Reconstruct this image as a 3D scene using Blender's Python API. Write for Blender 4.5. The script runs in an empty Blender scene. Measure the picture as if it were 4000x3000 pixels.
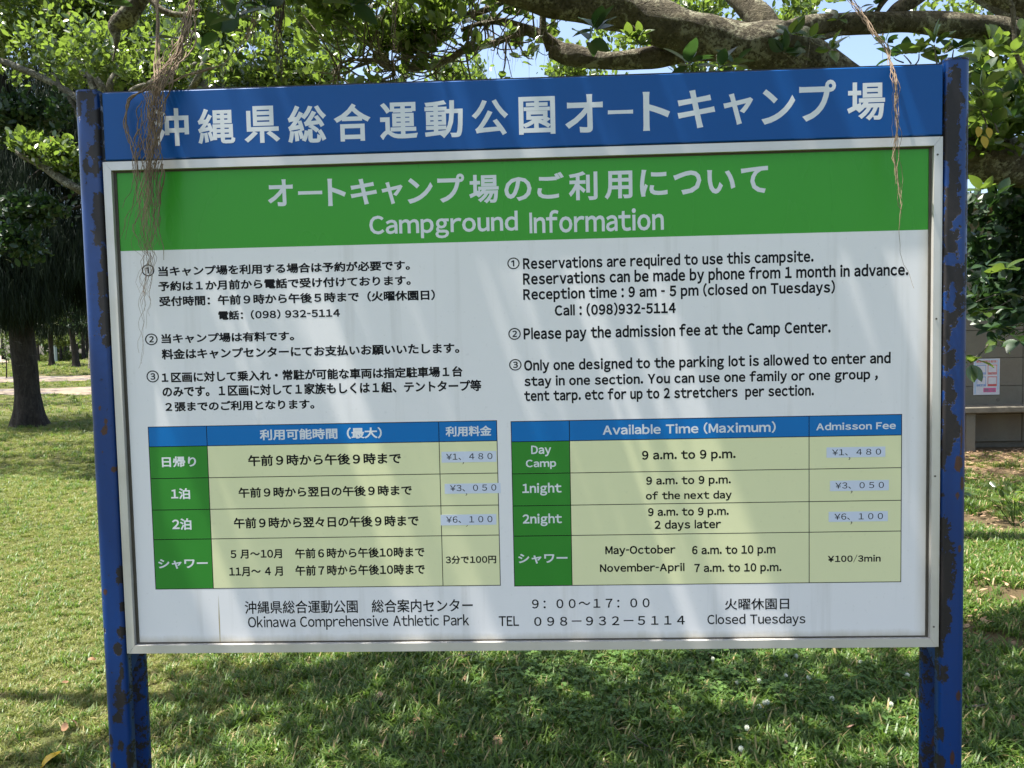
import bpy, bmesh, math, random
import numpy as np
from mathutils import Vector, Matrix
rnd = random.Random(7); npr = np.random.default_rng(7)
sc = bpy.context.scene; COL = sc.collection

# ------------------------------------------------------------------ camera, sky, sun
F = 2773.0                                   # focal length in photograph pixels (4000 wide)
CAM = np.array([0.0425, -2.0561, 1.6425])
ROT = np.array([[0.99929379, -0.03168966, 0.02019118],
                [0.03062913, 0.99823755, 0.05082955],
                [-0.02176637, -0.05017522, 0.99850322]])   # columns: right, forward, up
cd = bpy.data.cameras.new('camera'); cd.sensor_width = 36; cd.lens = F / 4000 * 36
cd.clip_start = 0.05; cd.clip_end = 3000
cam = bpy.data.objects.new('camera', cd); COL.objects.link(cam)
m3 = Matrix(((ROT[0,0], ROT[0,2], -ROT[0,1]), (ROT[1,0], ROT[1,2], -ROT[1,1]), (ROT[2,0], ROT[2,2], -ROT[2,1])))
cam.matrix_world = Matrix.Translation(CAM.tolist()) @ m3.to_4x4()
sc.camera = cam

SUN = Vector((-0.30, -0.045, 0.95)).normalized()      # towards the sun
elev = math.asin(SUN.z); azim = math.atan2(SUN.x, SUN.y)
w = bpy.data.worlds.new('World'); sc.world = w; w.use_nodes = True
nt = w.node_tree; nt.nodes.clear()
sky = nt.nodes.new('ShaderNodeTexSky'); sky.sky_type = 'NISHITA'; sky.sun_disc = False
sky.sun_elevation = elev; sky.sun_rotation = azim; sky.air_density = 1.0; sky.dust_density = 3.2; sky.ozone_density = 1.0
bg = nt.nodes.new('ShaderNodeBackground'); bg.inputs['Strength'].default_value = 0.105
wo = nt.nodes.new('ShaderNodeOutputWorld')
nt.links.new(sky.outputs[0], bg.inputs[0]); nt.links.new(bg.outputs[0], wo.inputs[0])
sd = bpy.data.lights.new('sun', 'SUN'); sd.energy = 5.0; sd.angle = math.radians(0.53); sd.color = (1, 0.955, 0.88)
so = bpy.data.objects.new('sun', sd); COL.objects.link(so); so.location = (-10, -5, 20)
so.rotation_euler = SUN.to_track_quat('Z', 'Y').to_euler()
vs = sc.view_settings; vs.view_transform = 'Standard'; vs.look = 'None'; vs.gamma = 1; vs.use_curve_mapping = False
vs.exposure = 1.7
sc.cycles.max_bounces = 8; sc.cycles.diffuse_bounces = 4; sc.cycles.transmission_bounces = 5; sc.cycles.glossy_bounces = 3
sc.cycles.caustics_reflective = False; sc.cycles.caustics_refractive = False; sc.cycles.sample_clamp_indirect = 6

# ------------------------------------------------------------------ projection helpers: where things stand, measured from the photograph
def ray(px, py):
    return ROT @ np.array([(px-2000)/F, 1.0, (1500-py)/F])
def at(px, py, Y):                           # the point of the place seen at a pixel, on the vertical plane y = Y
    d = ray(px, py); return Vector((CAM + d*((Y-CAM[1])/d[1])).tolist())
def mpp(Y): return (Y-CAM[1])/F              # metres per photograph pixel at that depth
def hgt(x, y):                               # terrain height
    x = np.asarray(x, float); y = np.asarray(y, float)
    t = np.clip((y-9)/58, 0, 1)*np.clip((6-x)/6, 0, 1)
    h = 1.25*t*t*(3-2*t)*0.6 + 0.5*t*0.9
    h = h + 1.7*np.exp(-(((x+33)/9)**2 + ((y-72)/7)**2))      # grassy mound behind the path
    return h + 0.012*np.sin(x*1.7+y*.6)*np.sin(y*1.3-x*.4)
def gp(px, py):                              # ground point under a pixel
    d = ray(px, py); t = 0.5
    while t < 300:
        p = CAM + d*t
        if p[2] <= float(hgt(p[0], p[1])): break
        t *= 1.01
    return Vector((p[0], p[1], float(hgt(p[0], p[1]))))

# ------------------------------------------------------------------ object helpers
def link(o, parent=None):
    COL.objects.link(o)
    if parent: o.parent = parent
    return o
def tag(o, label=None, cat=None, group=None, kind=None):
    if label: o['label'] = label
    if cat: o['category'] = cat
    if group: o['group'] = group
    if kind: o['kind'] = kind
    return o
def empty(name, loc=(0,0,0), **k):
    o = bpy.data.objects.new(name, None); o.location = loc; o.empty_display_size = .2
    return tag(link(o), **k)
def mesh(name, verts, faces, mats, parent=None, smooth=False, midx=None, attr=None, loc=None):
    me = bpy.data.meshes.new(name)
    if isinstance(verts, np.ndarray) and isinstance(faces, np.ndarray):
        n, k = faces.shape
        me.vertices.add(len(verts)); me.vertices.foreach_set('co', verts.astype(np.float32).ravel())
        me.loops.add(n*k); me.loops.foreach_set('vertex_index', faces.astype(np.int32).ravel())
        me.polygons.add(n); me.polygons.foreach_set('loop_start', (np.arange(n)*k).astype(np.int32))
        me.polygons.foreach_set('loop_total', np.full(n, k, np.int32))
        me.update(calc_edges=True)
    else:
        me.from_pydata([tuple(v) for v in verts], [], [tuple(f) for f in faces]); me.update()
    for m_ in (mats if isinstance(mats, (list, tuple)) else [mats]): me.materials.append(m_)
    if midx is not None: me.polygons.foreach_set('material_index', np.asarray(midx, np.int32))
    if smooth: me.polygons.foreach_set('use_smooth', np.ones(len(me.polygons), bool))
    if attr is not None:
        for an, av in attr.items():
            a = me.attributes.new(an, 'FLOAT', 'POINT'); a.data.foreach_set('value', np.asarray(av, np.float32))
    o = bpy.data.objects.new(name, me); link(o, parent)
    if parent is not None and loc is None: o.location = -parent.location      # meshes are built in world coordinates
    if loc is not None: o.location = loc
    return o
class MB:
    def __init__(s): s.v = []; s.f = []; s.m = []
    def poly(s, pts, m=0):
        b = len(s.v); s.v += [tuple(p) for p in pts]; s.f.append(tuple(range(b, b+len(pts)))); s.m.append(m)
    def box(s, a, b, m=0, ch=0):
        x0,y0,z0 = a; x1,y1,z1 = b
        if ch > 0:                            # chamfered box
            bm = bmesh.new(); bmesh.ops.create_cube(bm, size=1)
            for v in bm.verts: v.co = Vector(((x0+x1)/2+v.co.x*(x1-x0), (y0+y1)/2+v.co.y*(y1-y0), (z0+z1)/2+v.co.z*(z1-z0)))
            bmesh.ops.bevel(bm, geom=bm.edges[:], offset=ch, segments=1, affect='EDGES')
            k = len(s.v); bm.verts.index_update(); s.v += [tuple(v.co) for v in bm.verts]
            for f in bm.faces: s.f.append(tuple(k+v.index for v in f.verts)); s.m.append(m)
            bm.free(); return
        k = len(s.v)
        s.v += [(x0,y0,z0),(x1,y0,z0),(x1,y1,z0),(x0,y1,z0),(x0,y0,z1),(x1,y0,z1),(x1,y1,z1),(x0,y1,z1)]
        for f in ((0,3,2,1),(4,5,6,7),(0,1,5,4),(1,2,6,5),(2,3,7,6),(3,0,4,7)): s.f.append(tuple(k+i for i in f)); s.m.append(m)
    def build(s, name, mats, parent=None, **k): return mesh(name, s.v, s.f, mats, parent, midx=s.m, **k)
def catmull(pts, n=6):
    P = [np.array(p, float) for p in pts]; P = [2*P[0]-P[1]] + P + [2*P[-1]-P[-2]]; out = []
    for i in range(1, len(P)-2):
        for k in range(n):
            t = k/n; a,b,c,d = P[i-1],P[i],P[i+1],P[i+2]
            out.append(.5*((2*b)+(c-a)*t+(2*a-5*b+4*c-d)*t*t+(3*b-a-3*c+d)*t**3))
    out.append(P[-2]); return np.array(out)
def tube_data(pts, rad, sides=8, lump=0, seed=0):
    pts = np.asarray(pts, float); rad = np.asarray(rad, float); n = len(pts)
    T = np.gradient(pts, axis=0); T /= np.linalg.norm(T, axis=1)[:,None]+1e-9
    up = np.array([0,0,1.]) if abs(T[0][2]) < .9 else np.array([1.,0,0])
    V = []; r = np.random.default_rng(seed); ph = r.uniform(0, 6.28, 6)
    for i in range(n):
        u = np.cross(T[i], up); u /= np.linalg.norm(u)+1e-9; v = np.cross(u, T[i]); up = v
        a = np.arange(sides)*2*math.pi/sides
        s_ = i*.35
        k = 1 + lump*(np.sin(2*a+ph[0]+s_*.7)*.5+np.sin(3*a+ph[1]-s_)*.4+np.sin(s_*1.3+ph[2])*.5+np.sin(5*a+s_*2.1+ph[3])*.3)
        V.append(pts[i] + rad[i]*k[:,None]*(np.cos(a)[:,None]*u + np.sin(a)[:,None]*v))
    V = np.concatenate(V); Fc = []
    idx = np.arange(n*sides).reshape(n, sides)
    A = idx[:-1]; B = np.roll(idx,-1,1)[:-1]; C = np.roll(idx,-1,1)[1:]; D = idx[1:]
    Fc = np.stack([A,B,C,D], -1).reshape(-1,4)
    return V, Fc
def join_data(parts):
    V = []; Fc = []; b = 0
    for v, f in parts: V.append(v); Fc.append(f+b); b += len(v)
    return np.concatenate(V), np.concatenate(Fc)
def limb(name, path, mat, parent, sides=16, lump=.06, sub=7, seed=0, wob=0):
    """path: (px, py, half width px, Y)"""
    q = [list(at(a[0], a[1], a[3])) + [a[2]*mpp(a[3])] for a in path]
    c = catmull(q, sub); r = np.random.default_rng(seed)
    if wob: c[:, :3] += r.normal(0, wob, (len(c), 3))*c[:, 3:4]
    v, f = tube_data(c[:, :3], np.maximum(c[:, 3], .001), sides, lump, seed)
    o = mesh(name, v, f, mat, parent, smooth=True); return o, c

# ------------------------------------------------------------------ materials
class NT:
    def __init__(s, name):
        s.m = bpy.data.materials.new(name); s.m.use_nodes = True; s.t = s.m.node_tree; s.t.nodes.clear()
        s.out = s.t.nodes.new('ShaderNodeOutputMaterial')
    def n(s, t, **k):
        x = s.t.nodes.new('ShaderNode'+t)
        for a, b in k.items():
            if a.startswith('i_'):
                key = a[2:].replace('_', ' '); key = int(key) if key.isdigit() else key
                if isinstance(b, bpy.types.NodeSocket): s.t.links.new(b, x.inputs[key])
                else: x.inputs[key].default_value = b
            else: setattr(x, a, b)
        return x
    def l(s, a, b): s.t.links.new(a, b)
    def pos(s, obj=False):
        return s.n('TexCoord').outputs['Object'] if obj else s.n('NewGeometry').outputs['Position']
    def noise(s, scale, detail=4, rough=.55, vec=None, stretch=None, dist=0):
        v = vec if vec is not None else s.pos()
        if stretch:
            mp = s.n('Mapping'); s.l(v, mp.inputs['Vector']); mp.inputs['Scale'].default_value = stretch; v = mp.outputs[0]
        x = s.n('TexNoise', i_Scale=scale, i_Detail=detail, i_Roughness=rough, i_Distortion=dist); s.l(v, x.inputs['Vector'])
        return x.outputs[0]
    def ramp(s, fac, stops, interp='LINEAR'):
        x = s.n('ValToRGB'); s.l(fac, x.inputs[0]); e = x.color_ramp; e.interpolation = interp
        while len(e.elements) < len(stops): e.elements.new(.5)
        for el, (p, c) in zip(e.elements, stops):
            el.position = p; el.color = (*c, 1) if len(c) == 3 else c
        return x.outputs[0]
    def mix(s, fac, a, b, mode='MIX'):
        x = s.n('Mix', data_type='RGBA', blend_type=mode)
        for k, v in ((0, fac), (6, a), (7, b)):
            if isinstance(v, bpy.types.NodeSocket): s.l(v, x.inputs[k])
            else: x.inputs[k].default_value = v if k == 0 else ((*v, 1) if len(v) == 3 else v)
        return x.outputs[2]
    def math(s, op, a, b=0.0, clamp=False):
        x = s.n('Math', operation=op, use_clamp=clamp)
        for k, v in ((0, a), (1, b)):
            if isinstance(v, bpy.types.NodeSocket): s.l(v, x.inputs[k])
            else: x.inputs[k].default_value = v
        return x.outputs[0]
    def bump(s, h, strength=.3, dist=.01):
        x = s.n('Bump', i_Strength=strength, i_Distance=dist); s.l(h, x.inputs['Height']); return x.outputs[0]
    def bsdf(s, col, rough=.5, metal=0, normal=None, spec=.5, coat=0):
        b = s.n('BsdfPrincipled')
        for k, v in (('Base Color', col), ('Roughness', rough), ('Metallic', metal), ('Specular IOR Level', spec), ('Coat Weight', coat)):
            if isinstance(v, bpy.types.NodeSocket): s.l(v, b.inputs[k])
            else: b.inputs[k].default_value = (*v, 1) if isinstance(v, tuple) and len(v) == 3 else v
        if normal is not None: s.l(normal, b.inputs['Normal'])
        s.l(b.outputs[0], s.out.inputs[0]); return b

def print_mat(name, col, rough=.28, dirt=.06, spec=.27, stain=False):
    t = NT(name)
    n = t.noise(2.2, 5, .6, stretch=(1, 1, .25)); n2 = t.noise(90, 3, .6)
    c = t.mix(t.math('MULTIPLY', t.ramp(n, [(.45, (0,0,0)), (.75, (1,1,1))]), dirt*1.6), col, tuple(x*.62 + .05 for x in col))
    c = t.mix(t.math('MULTIPLY', t.ramp(n2, [(.64, (0,0,0)), (.72, (1,1,1))]), dirt), c, (.12,.1,.07))
    if stain:
        xyz = t.n('SeparateXYZ'); t.l(t.pos(), xyz.inputs[0]); nn = t.noise(14, 5, .7, stretch=(1,1,.25))
        lo = t.ramp(t.math('ADD', xyz.outputs[2], t.math('MULTIPLY', nn, -.03)), [(.757,(1,1,1)),(.785,(0,0,0))])
        ri = t.ramp(t.math('MULTIPLY', t.math('SUBTRACT', xyz.outputs[0], 1.10), 4.0), [(.14,(0,0,0)),(.27,(.8,.8,.8))])
        c = t.mix(t.math('MULTIPLY', lo, .7), c, (.36,.30,.16)); c = t.mix(t.math('MULTIPLY', ri, t.math('MULTIPLY', nn, .9)), c, (.45,.36,.20))
        st = t.ramp(t.noise(3.0, 6, .6, stretch=(5,1,.22)), [(.56,(0,0,0)),(.72,(1,1,1))]); c = t.mix(t.math('MULTIPLY', st, .22), c, (.33,.31,.26))
    h = t.noise(1.6, 2, .4, dist=.6)
    bu = t.bump(h, .35, .01)
    bu2 = t.n('Bump', i_Strength=.12, i_Distance=.0006); t.l(t.noise(420, 2, .5), bu2.inputs['Height']); t.l(bu, bu2.inputs['Normal'])
    t.bsdf(c, t.math('ADD', t.math('MULTIPLY', n, .16), rough-.06), normal=bu2.outputs[0], spec=spec)
    return t.m
WHITE = (.80,.785,.785)
M = {}
M['white_panel'] = print_mat('white_panel', WHITE, .30, .07, stain=True)
M['green_print'] = print_mat('green_print', (.045,.32,.022), .26)
M['green_cell'] = print_mat('green_cell', (.033,.235,.030), .3)
M['blue_header'] = print_mat('blue_header', (.0006,.074,.285), .36)
M['blue_cell'] = print_mat('blue_cell', (.001,.155,.46), .3)
M['cream_cell'] = print_mat('cream_cell', (.76,.76,.45), .3)
M['ink'] = print_mat('ink', (.004,.004,.006), .45, .02, spec=.15)
M['white_ink'] = print_mat('white_ink', (.68,.70,.72), .35)
M['sticker'] = print_mat('sticker', (.62,.67,.78), .4)
t = NT('aluminium')
n = t.noise(60, 4, .6, stretch=(.15,1,.15)); sm = t.noise(6, 5, .6)
t.bsdf(t.mix(t.ramp(sm, [(.45,(0,0,0)),(.8,(.5,.5,.5))]), (.62,.60,.565), (.44,.40,.33)), .42, .35, t.bump(n, .1, .001)); M['aluminium'] = t.m
t = NT('gasket'); t.bsdf(t.mix(t.noise(30,4), (.10,.085,.06), (.035,.03,.025)), .7); M['gasket'] = t.m
t = NT('black_rail'); t.bsdf((.008,.008,.01), .5); M['black'] = t.m
# peeling post paint: blue coat over a dark primer, with rust; the 'peel' attribute says where it has come off
t = NT('peeling_blue_paint')
pe = t.n('Attribute', attribute_name='peel').outputs['Fac']
ru = t.n('Attribute', attribute_name='rust').outputs['Fac']
n1 = t.noise(42, 9, .66, dist=.4); n2 = t.noise(150, 3, .6); n4 = t.noise(520, 2, .5)
v = t.math('ADD', pe, t.math('MULTIPLY', t.math('SUBTRACT', n1, .5), 6.0))
v = t.math('ADD', v, t.math('MULTIPLY', t.math('SUBTRACT', n2, .5), 2.2))
v = t.math('ADD', v, t.math('MULTIPLY', t.math('SUBTRACT', n4, .5), .3))
mask = t.ramp(v, [(.49,(0,0,0)),(.51,(1,1,1))])
edge = t.ramp(v, [(.40,(0,0,0)),(.48,(1,1,1)),(.50,(1,1,1)),(.53,(0,0,0))])
rm = t.ramp(t.math('ADD', ru, t.math('ADD', t.math('MULTIPLY', t.math('SUBTRACT', n2, .5), 2.2), t.math('MULTIPLY', t.math('SUBTRACT', n1, .5), 1.5))), [(.46,(0,0,0)),(.5,(1,1,1))])
blue = t.mix(t.noise(7,5,.6,stretch=(1,1,.3)), (.0012,.022,.115), (.0025,.044,.20))
dark = t.mix(t.noise(90,5,.7), (.006,.0055,.008), (.022,.016,.014))
c = t.mix(mask, blue, dark); c = t.mix(t.math('MULTIPLY', edge, .35), c, (.02,.07,.3)); c = t.mix(rm, c, (.06,.027,.023))
hb = t.math('SUBTRACT', 1.0, mask)
b2 = t.n('Bump', i_Strength=.8, i_Distance=.0012); t.l(hb, b2.inputs['Height']); t.l(t.bump(t.noise(45,4), .12, .004), b2.inputs['Normal'])
t.bsdf(c, t.mix(mask, (.30,.30,.30), (.62,.62,.62)), normal=b2.outputs[0], spec=.45); M['paint'] = t.m

def bark_mat(name, a, b, lich, sc_=1.0, lf=.5):
    t = NT(name)
    n = t.noise(14*sc_, 8, .68, dist=.7, stretch=(1,1,.3) if 'dark' in name else None); n2 = t.noise(45*sc_, 6, .7); n3 = t.noise(5*sc_, 5, .6, dist=1.2)
    c = t.mix(t.ramp(n, [(.35,(0,0,0)),(.65,(1,1,1))]), a, b)
    c = t.mix(t.ramp(t.math('ADD', t.math('MULTIPLY', n3, .6), t.math('MULTIPLY', n2, .45)), [(lf,(0,0,0)),(lf+.06,(1,1,1))]), c, lich)
    c = t.mix(t.ramp(n2, [(.32,(1,1,1)),(.45,(0,0,0))]), c, tuple(x*.3 for x in a))
    h = t.math('ADD', n, t.math('MULTIPLY', n2, .6))
    t.bsdf(c, .88, normal=t.bump(h, 1.0, .05/sc_), spec=.2); return t.m
M['bark'] = bark_mat('banyan_bark', (.055,.046,.032), (.165,.145,.10), (.30,.29,.21), 1.3, .545)
M['twig'] = bark_mat('twig_bark', (.09,.075,.055), (.22,.19,.14), (.33,.31,.24), 2.5, .55)
M['pale_bark'] = bark_mat('pale_bark', (.075,.068,.05), (.18,.165,.125), (.30,.29,.23), 1.6, .53)
M['dark_bark'] = bark_mat('dark_bark', (.022,.018,.014), (.060,.050,.040), (.12,.11,.10), 1.0, .62)
M['root'] = (lambda t: (t.bsdf(t.mix(t.noise(30,4), (.10,.062,.038), (.36,.27,.185)), .8, spec=.2), t.m)[1])(NT('root_skin'))
M['dark_root'] = (lambda t: (t.bsdf(t.mix(t.noise(30,4), (.03,.022,.018), (.11,.08,.06)), .8, spec=.2), t.m)[1])(NT('dark_root_skin'))

def leaf_mat(name, dark, light, trans, gloss=.25, yellow=None, mixt=.32, rough=.33):
    t = NT(name)
    a = t.n('Attribute', attribute_name='v').outputs['Fac']
    oi = t.n('ObjectInfo').outputs['Random']
    n = t.noise(1.1, 3, .6)
    f = t.math('ADD', t.math('MULTIPLY', a, .8), t.math('MULTIPLY', t.math('SUBTRACT', n, .4), .7), True)
    c = t.mix(f, dark, light)
    if yellow: c = t.mix(t.ramp(a, [(.955,(0,0,0)),(.96,(1,1,1))]), c, yellow)
    bn = t.bump(t.noise(160, 2), .15, .002)
    d = t.n('BsdfPrincipled', i_Roughness=rough); t.l(c, d.inputs['Base Color']); d.inputs['Specular IOR Level'].default_value = gloss*2; t.l(bn, d.inputs['Normal'])
    tr = t.n('BsdfTranslucent'); t.l(t.mix(f, tuple(x*.6 for x in trans), trans), tr.inputs[0])
    mx = t.n('MixShader', i_Fac=mixt); t.l(d.outputs[0], mx.inputs[1]); t.l(tr.outputs[0], mx.inputs[2])
    t.l(mx.outputs[0], t.out.inputs[0]); return t.m
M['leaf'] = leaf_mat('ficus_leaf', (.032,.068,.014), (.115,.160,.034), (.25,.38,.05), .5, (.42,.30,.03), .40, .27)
M['leaf_dark'] = leaf_mat('shaded_leaf', (.010,.026,.012), (.032,.068,.024), (.07,.16,.03), .22, None, .22, .42)  # leaf green darkened so the colour itself carries the shade
M['leaf_far'] = leaf_mat('far_leaf', (.022,.042,.014), (.075,.12,.030), (.14,.24,.04), .2, None, .26, .5)
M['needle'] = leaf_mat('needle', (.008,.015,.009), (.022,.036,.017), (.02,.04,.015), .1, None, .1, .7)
M['yellow_leaf'] = leaf_mat('yellow_leaf', (.42,.27,.015), (.60,.42,.03), (.7,.5,.04), .2, None, .3, .4)
M['grass'] = leaf_mat('grass_blade', (.070,.105,.018), (.235,.235,.060), (.30,.38,.05), .18, (.42,.34,.17), .34, .5)
M['litter'] = leaf_mat('litter', (.10,.06,.035), (.42,.29,.18), (.1,.06,.03), .1, None, .1, .7)
M['grass_green'] = leaf_mat('fresh_grass_blade', (.034,.085,.012), (.125,.190,.030), (.20,.36,.04), .2, (.34,.27,.13), .34, .45)
M['clover'] = leaf_mat('clover_leaf', (.05,.11,.022), (.12,.20,.045), (.18,.36,.06), .15, None, .3, .55)
M['hedge'] = leaf_mat('hedge_leaf', (.05,.08,.02), (.16,.19,.05), (.2,.28,.05), .15, (.4,.16,.08), .25, .6)
M['dry_leaf'] = (lambda t: (t.bsdf(t.mix(t.n('ObjectInfo').outputs['Random'], (.15,.075,.035), (.42,.27,.15)), .7, spec=.25), t.m)[1])(NT('dry_leaf'))
M['white_petal'] = (lambda t: (t.bsdf((.72,.74,.62), .7), t.m)[1])(NT('white_petal'))
t = NT('lawn_soil')
n = t.noise(.55, 4, .6); n2 = t.noise(9, 6, .7); n3 = t.noise(120, 4, .7)
c = t.mix(t.ramp(n2, [(.35,(0,0,0)),(.65,(1,1,1))]), (.050,.075,.020), (.115,.125,.040))
c = t.mix(t.ramp(n, [(.5,(0,0,0)),(.68,(.8,.8,.8))]), c, (.20,.155,.075))
c = t.mix(t.ramp(n3, [(.4,(.55,.55,.55)),(.6,(0,0,0))]), c, (.05,.04,.022))
ys = t.n('SeparateXYZ'); t.l(t.pos(), ys.inputs[0])
def band(x, lo, hi): return t.math('MULTIPLY', t.math('GREATER_THAN', x, lo), t.math('LESS_THAN', x, hi))
yj = t.math('ADD', ys.outputs[1], t.math('MULTIPLY', t.math('SUBTRACT', n2, .5), 2.2))
bm_ = t.math('MULTIPLY', band(yj, 6.7, 9.5), t.math('GREATER_THAN', ys.outputs[0], 4.2))
c = t.mix(t.math('MULTIPLY', band(yj, .9, 8), t.ramp(t.math('MULTIPLY', t.math('SUBTRACT', ys.outputs[0], 1.4), .8), [(0,(0,0,0)),(1,(.8,.8,.8))])), c, t.mix(n3, (.07,.048,.028), (.17,.12,.07)))
c = t.mix(bm_, c, t.mix(n3, (.15,.10,.055), (.26,.185,.105)))
t.bsdf(c, .95, normal=t.bump(t.math('ADD', n3, n2), .8, .03), spec=.1); M['soil'] = t.m
t = NT('path_gravel'); n = t.noise(.9,5,.7); n2 = t.noise(60,3)
t.bsdf(t.mix(t.ramp(n,[(.42,(0,0,0)),(.55,(1,1,1))]), (.13,.12,.115), t.mix(n2,(.19,.145,.105),(.24,.19,.14))), .95, normal=t.bump(n2,.5,.01), spec=.1); M['path'] = t.m
t = NT('board_marked_concrete')
n = t.noise(3,6,.65); n2 = t.noise(22,7,.7); n3 = t.noise(1.3, 4, .6, stretch=(1,1,.4)); oi = t.n('ObjectInfo').outputs['Random']
c = t.mix(n2, (.105,.095,.072), (.16,.148,.118)); c = t.mix(t.ramp(n,[(.5,(0,0,0)),(.72,(.75,.75,.75))]), c, (.13,.115,.09))
c = t.mix(t.ramp(n3,[(.5,(0,0,0)),(.8,(.5,.5,.5))]), c, (.20,.20,.15)); c = t.mix(t.math('MULTIPLY', oi, .25), c, (.22,.19,.15))
t.bsdf(c, .93, normal=t.bump(t.math('ADD', n2, n), .5, .01), spec=.15); M['concrete'] = t.m
t = NT('dark_concrete'); n = t.noise(9,7,.7); t.bsdf(t.mix(n,(.06,.055,.045),(.20,.18,.14)), .95, normal=t.bump(n,.6,.01), spec=.15); M['dark_concrete'] = t.m
def flat(name, c, r=.6):
    t = NT(name); n = t.noise(25,4); t.bsdf(t.mix(n, c, tuple(x*.8 for x in c)), r, spec=.3); return t.m
M['tent'] = flat('tent_fabric', (.48,.36,.31), .8)
M['tent_dark'] = flat('tent_hem', (.10,.05,.045), .8)
for k_, c_ in dict(poster_paper=(.60,.58,.60), p_red=(.55,.10,.09), p_blue=(.16,.28,.55), p_pink=(.62,.13,.28), p_grey=(.22,.22,.24), p_sky=(.35,.5,.65), p_or=(.62,.36,.12)).items(): M[k_] = flat(k_, c_)
M['far_post'] = flat('far_post', (.30,.36,.36)); M['fence'] = flat('fence_metal', (.10,.11,.10))

# ------------------------------------------------------------------ the ground
def ground_sheet():
    xs = np.concatenate([np.linspace(-900,-70,14), np.linspace(-62,14,120), np.linspace(20,900,16)])
    ys_ = np.concatenate([np.linspace(-900,-12,12), np.linspace(-9,90,150), np.linspace(100,900,14)])
    X, Y = np.meshgrid(xs, ys_); V = np.stack([X, Y, hgt(X, Y)], -1).reshape(-1,3)
    i = np.arange(len(V)).reshape(len(ys_), len(xs)); Fc = np.stack([i[:-1,:-1], i[:-1,1:], i[1:,1:], i[1:,:-1]], -1).reshape(-1,4)
    return mesh('ground', V, Fc, M['soil'], smooth=True)
tag(ground_sheet(), 'lawn ground running back under the trees', kind='structure')
def path_sheet(name, y0, y1, wob, label):
    V = []; Fc = []; xs = np.linspace(-60, 8, 120)
    for i, x in enumerate(xs):
        a = y0 + (x+20)*-.02 + wob*math.sin(x*.5) + .25*math.sin(x*2.3); b = y1 + (x+20)*-.02 + wob*math.sin(x*.37+1) + .25*math.sin(x*1.9)
        for k in range(5):
            y = a+(b-a)*k/4; V.append((x, y, float(hgt(x, y))+.012))
    V = np.array(V); i = np.arange(len(V)).reshape(len(xs),5); Fc = np.stack([i[:-1,:-1], i[1:,:-1], i[1:,1:], i[:-1,1:]], -1).reshape(-1,4)
    return tag(mesh(name, V, Fc, M['path']), label, kind='structure')
pa = gp(250, 1540); pb = gp(250, 1515); pc = gp(250, 1493); pd = gp(250, 1470)
path_sheet('path', pa.y, pb.y, .35, 'sandy footpath crossing behind the big trunk')
path_sheet('path', pc.y, pd.y, .35, 'grey park lane crossing beyond the sandy footpath')
print('path ys', pa.y, pb.y, pc.y, pd.y)

# ------------------------------------------------------------------ the sign
ZB = 0.75; HF = 1.459; PW = 1.2
YP, YT = .014, .0138
def bp(px, py, Y=YT):
    p = at(px, py, Y); return p.x, p.z
sign = empty('campground_sign', (0,0,0), label='large blue framed bilingual campground notice board on two peeling blue posts', cat='sign')
_G = {}
def glyphs(s, bold):
    """front faces of a run of text; bold swells the strokes outwards by that much of the letter size"""
    if (s, bold) in _G: return _G[(s, bold)]
    cu = bpy.data.curves.new('lettering', 'FONT'); cu.body = s; cu.size = 1; cu.resolution_u = 3
    if bold > 0: cu.bevel_depth = bold; cu.bevel_resolution = 0
    else: cu.offset = bold
    o = bpy.data.objects.new('lettering', cu); COL.objects.link(o)
    me = bpy.data.meshes.new_from_object(o.evaluated_get(bpy.context.evaluated_depsgraph_get())); bpy.data.objects.remove(o); bpy.data.curves.remove(cu)
    v = np.empty(len(me.vertices)*3, np.float32); me.vertices.foreach_get('co', v); v = v.reshape(-1,3)
    f = [tuple(p.vertices) for p in me.polygons if all(v[i][2] > -1e-4 for i in p.vertices)]; bpy.data.meshes.remove(me)
    used = sorted({i for q in f for i in q}); mp = {a: b for b, a in enumerate(used)}
    _G[(s, bold)] = (v[used].copy(), [tuple(mp[i] for i in q) for q in f]); return _G[(s, bold)]
def textmesh(s, bold=0.0):
    if not any(33 <= ord(c) < 127 or c == '¥' for c in s): return glyphs(s, bold)
    V = []; Fc = []; n = 0; pen = 0; prev = None
    for c in s:
        if c == ' ': pen += .34; continue
        if c in 'Il':
            b = bold; H_ = .733 if c == 'I' else .775; v = np.array([(pen+.09,-b,0),(pen+.17+2*b,-b,0),(pen+.17+2*b,H_+b,0),(pen+.09,H_+b,0)], np.float32); f = [(0,1,2,3)]; pen += .17+2*b
        elif 33 <= ord(c) < 127 or c == '¥':
            v, f = glyphs('￥' if c == '¥' else chr(ord(c)+0xFEE0), bold); v = v.copy(); v[:,0] -= v[:,0].min()
            if c in '-/': v[:,0] *= .42
            g_ = .075 - (.035 if (prev and prev in 'rftvyL') or c in 'tfvyj' else 0) - (.015 if c in 'oceaO' else 0)
            pen += g_-.0*bold; v[:,0] += pen; pen = v[:,0].max()
        else:
            v, f = glyphs(c, bold); v = v.copy(); v[:,0] += pen + (.04 if prev and ord(prev) < 127 else 0); pen += 1.0 + (.04 if prev and ord(prev) < 127 else 0)
            if c == '。': pass
        V.append(v); Fc += [tuple(n+i for i in q) for q in f]; n += len(v); prev = c
    return np.concatenate(V), Fc
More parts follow.
